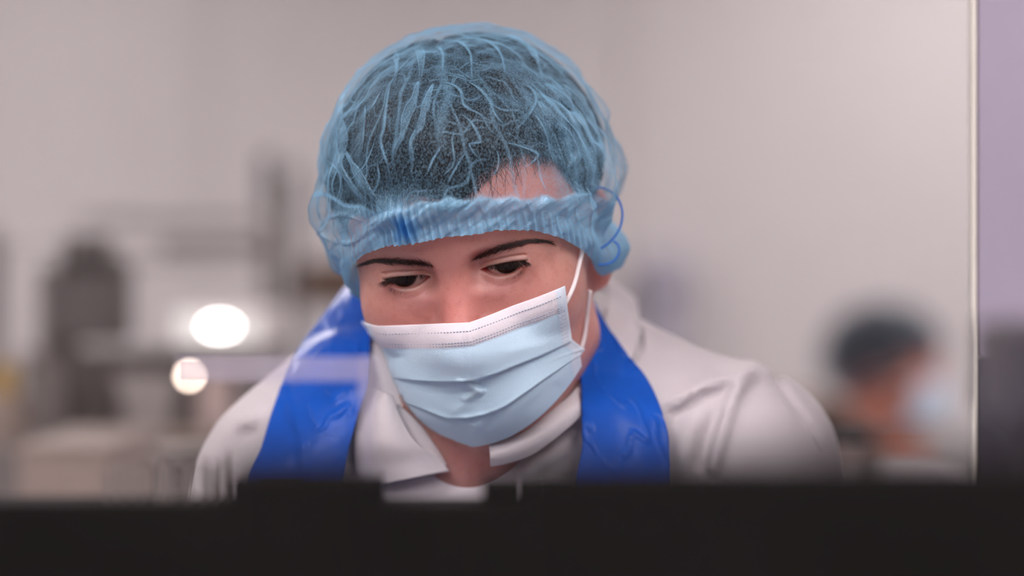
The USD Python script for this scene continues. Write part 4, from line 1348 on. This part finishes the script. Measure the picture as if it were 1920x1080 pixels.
def body2_sdf(p):
    d = head_sdf(((p - B.E.astype(np.float32)) @ B.R.astype(np.float32)).astype(np.float32))
    d = smin(d, cone(p, B.world(np.array([[0, .095, -.06]]))[0], nk, .050, .054), .03)
    d = smin(d, cone(p, nk, HB, .07, .11), .05)
    for k in (0, 1):
        d = smin(d, cone(p, nk - [0, 0, .05], sh2[k], .05, .045), .04)
        d = smin(d, cone(p, sh2[k], el2[k], .045, .038), .03)
        d = smin(d, cone(p, el2[k], wr2[k], .038, .028), .02)
        d = smin(d, cone(p, wr2[k], wr2[k] + [.09, 0, -.02], .030, .020), .02)
        d = smin(d, cone(p, HB, kn2[k], .08, .055), .03)
        d = smin(d, cone(p, kn2[k], an2[k], .055, .04), .02)
    return d


def coat2_sdf(p):
    d = cone(p, nk + [0, 0, -.08], HB, .105, .15)
    d = smin(d, cone(p, HB, HB - [0, 0, .30], .15, .19), .05)
    for k in (0, 1):
        d = smin(d, cone(p, nk - [0, 0, .045], sh2[k], .062, .062), .05)
        d = smin(d, cone(p, sh2[k], el2[k], .062, .056), .03)
        d = smin(d, cone(p, el2[k], wr2[k], .056, .044), .03)
    d = d - .004 * (meshkit.fbm(p.astype(float) * 12, 2, 6) - .5)
    return smax(d, -cone(p, nk + [.06, 0, .02], nk + [-.005, 0, .10], .050, .066), .01)


w2 = made('person', 'blurred worker far behind on the right in hairnet and blue face mask', 'person', (HB[0], HB[1], 0))
bm2 = sdf_mesh(body2_sdf, axis((HB[0] - .30, HB[0] - .06, .012), (HB[0] - .06, HB[0] + .26, .0045), (HB[0] + .26, HB[0] + .50, .012)), axis((D2 - .34, D2 - .12, .012), (D2 - .12, D2 + .12, .0045), (D2 + .12, D2 + .40, .012)),
              axis((.0, 1.10, .014), (1.10, 1.56, .0045)))
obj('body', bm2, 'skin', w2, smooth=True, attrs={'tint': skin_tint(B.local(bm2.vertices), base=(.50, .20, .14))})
for s in (-1, 1):
    eye_mesh(B, s, (0, -8), w2, fine=False)
al2 = np.linspace(-np.pi, np.pi, 80, endpoint=False)
hg = np.stack([hair_surface(al2, np.full_like(al2, k), .001) for k in np.linspace(.01, 1.08, 30)])
obj('hair', wrap_mesh(B.world(hg)), 'scalp', w2, smooth=True)
g2, ply2, _, _ = hairnet_grid(head_sdf, 220, 90, 21, folds=40)
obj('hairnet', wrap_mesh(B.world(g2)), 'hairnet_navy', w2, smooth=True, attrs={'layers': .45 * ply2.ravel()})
xx, zz = np.meshgrid(np.linspace(-1, 1, 33), np.linspace(0, 1, 25), indexing='ij')
o = np.stack([xx * (.064 - .012 * zz), np.full_like(xx, -.12), -.022 + .006 * np.abs(xx) - zz * .088], -1).reshape(-1, 3)
t = cast(mask_base, o.astype(np.float32), np.tile([0, 1, 0], (len(o), 1)).astype(np.float32), far=.2, n=50) - .005
mg = (o + np.array([0, 1, 0]) * t[:, None]).reshape(33, 25, 3)
mg[..., 1] -= .002 * np.abs(np.sin(zz * 3 * np.pi)) * (1 - np.abs(xx) ** 4)
k = sheet(B.world(mg), .001)
obj('face_mask', k, 'mask_sheet', w2, smooth=True, attrs={'tint': np.tile([.55, .70, .86], (len(k.vertices), 1))})
for s in (-1, 1):
    lp = push_out(head_sdf, spline([(s * .060, .02, -.03), (s * .070, .05, -.012), (s * .074, .085, .006)], 16), .002)
    obj('ear_loop', tube(B.world(lp), .0015, 8), 'loop', w2, smooth=True)
obj('coat', sdf_mesh(coat2_sdf, axis((HB[0] - .36, HB[0] + .48, .009)), axis((D2 - .42, D2 + .44, .009)), axis((.50, 1.46, .009)), 0), 'coat', w2, smooth=True)
for k in (0, 1):
    obj('trouser_leg', tube([HB + [0, (.1, -.1)[k], -.1], kn2[k], an2[k] + [0, 0, .03]], [.105, .085, .075], 20), 'trousers', w2, smooth=True)
    a = an2[k]
    obj('boot', sdf_mesh(lambda p: smax(smin(cone(p, a + [0, 0, .1], a, .062, .055), cone(p, a + [-.02, 0, -.035], a + [.17, 0, -.045], .052, .046), .04), -(p[..., 2] - .001), .004),
                         axis((a[0] - .12, a[0] + .26, .012)), axis((a[1] - .12, a[1] + .12, .012)), axis((-.02, .28, .012)), 0), 'boot', w2, smooth=True)
# dark box added at the right border, standing in for a soft shadow
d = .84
t = made('shade_box', 'very blurred dark box added at the right edge as soft shade over the violet door leaf', 'control box', (xs_(1990, d), d, 0))
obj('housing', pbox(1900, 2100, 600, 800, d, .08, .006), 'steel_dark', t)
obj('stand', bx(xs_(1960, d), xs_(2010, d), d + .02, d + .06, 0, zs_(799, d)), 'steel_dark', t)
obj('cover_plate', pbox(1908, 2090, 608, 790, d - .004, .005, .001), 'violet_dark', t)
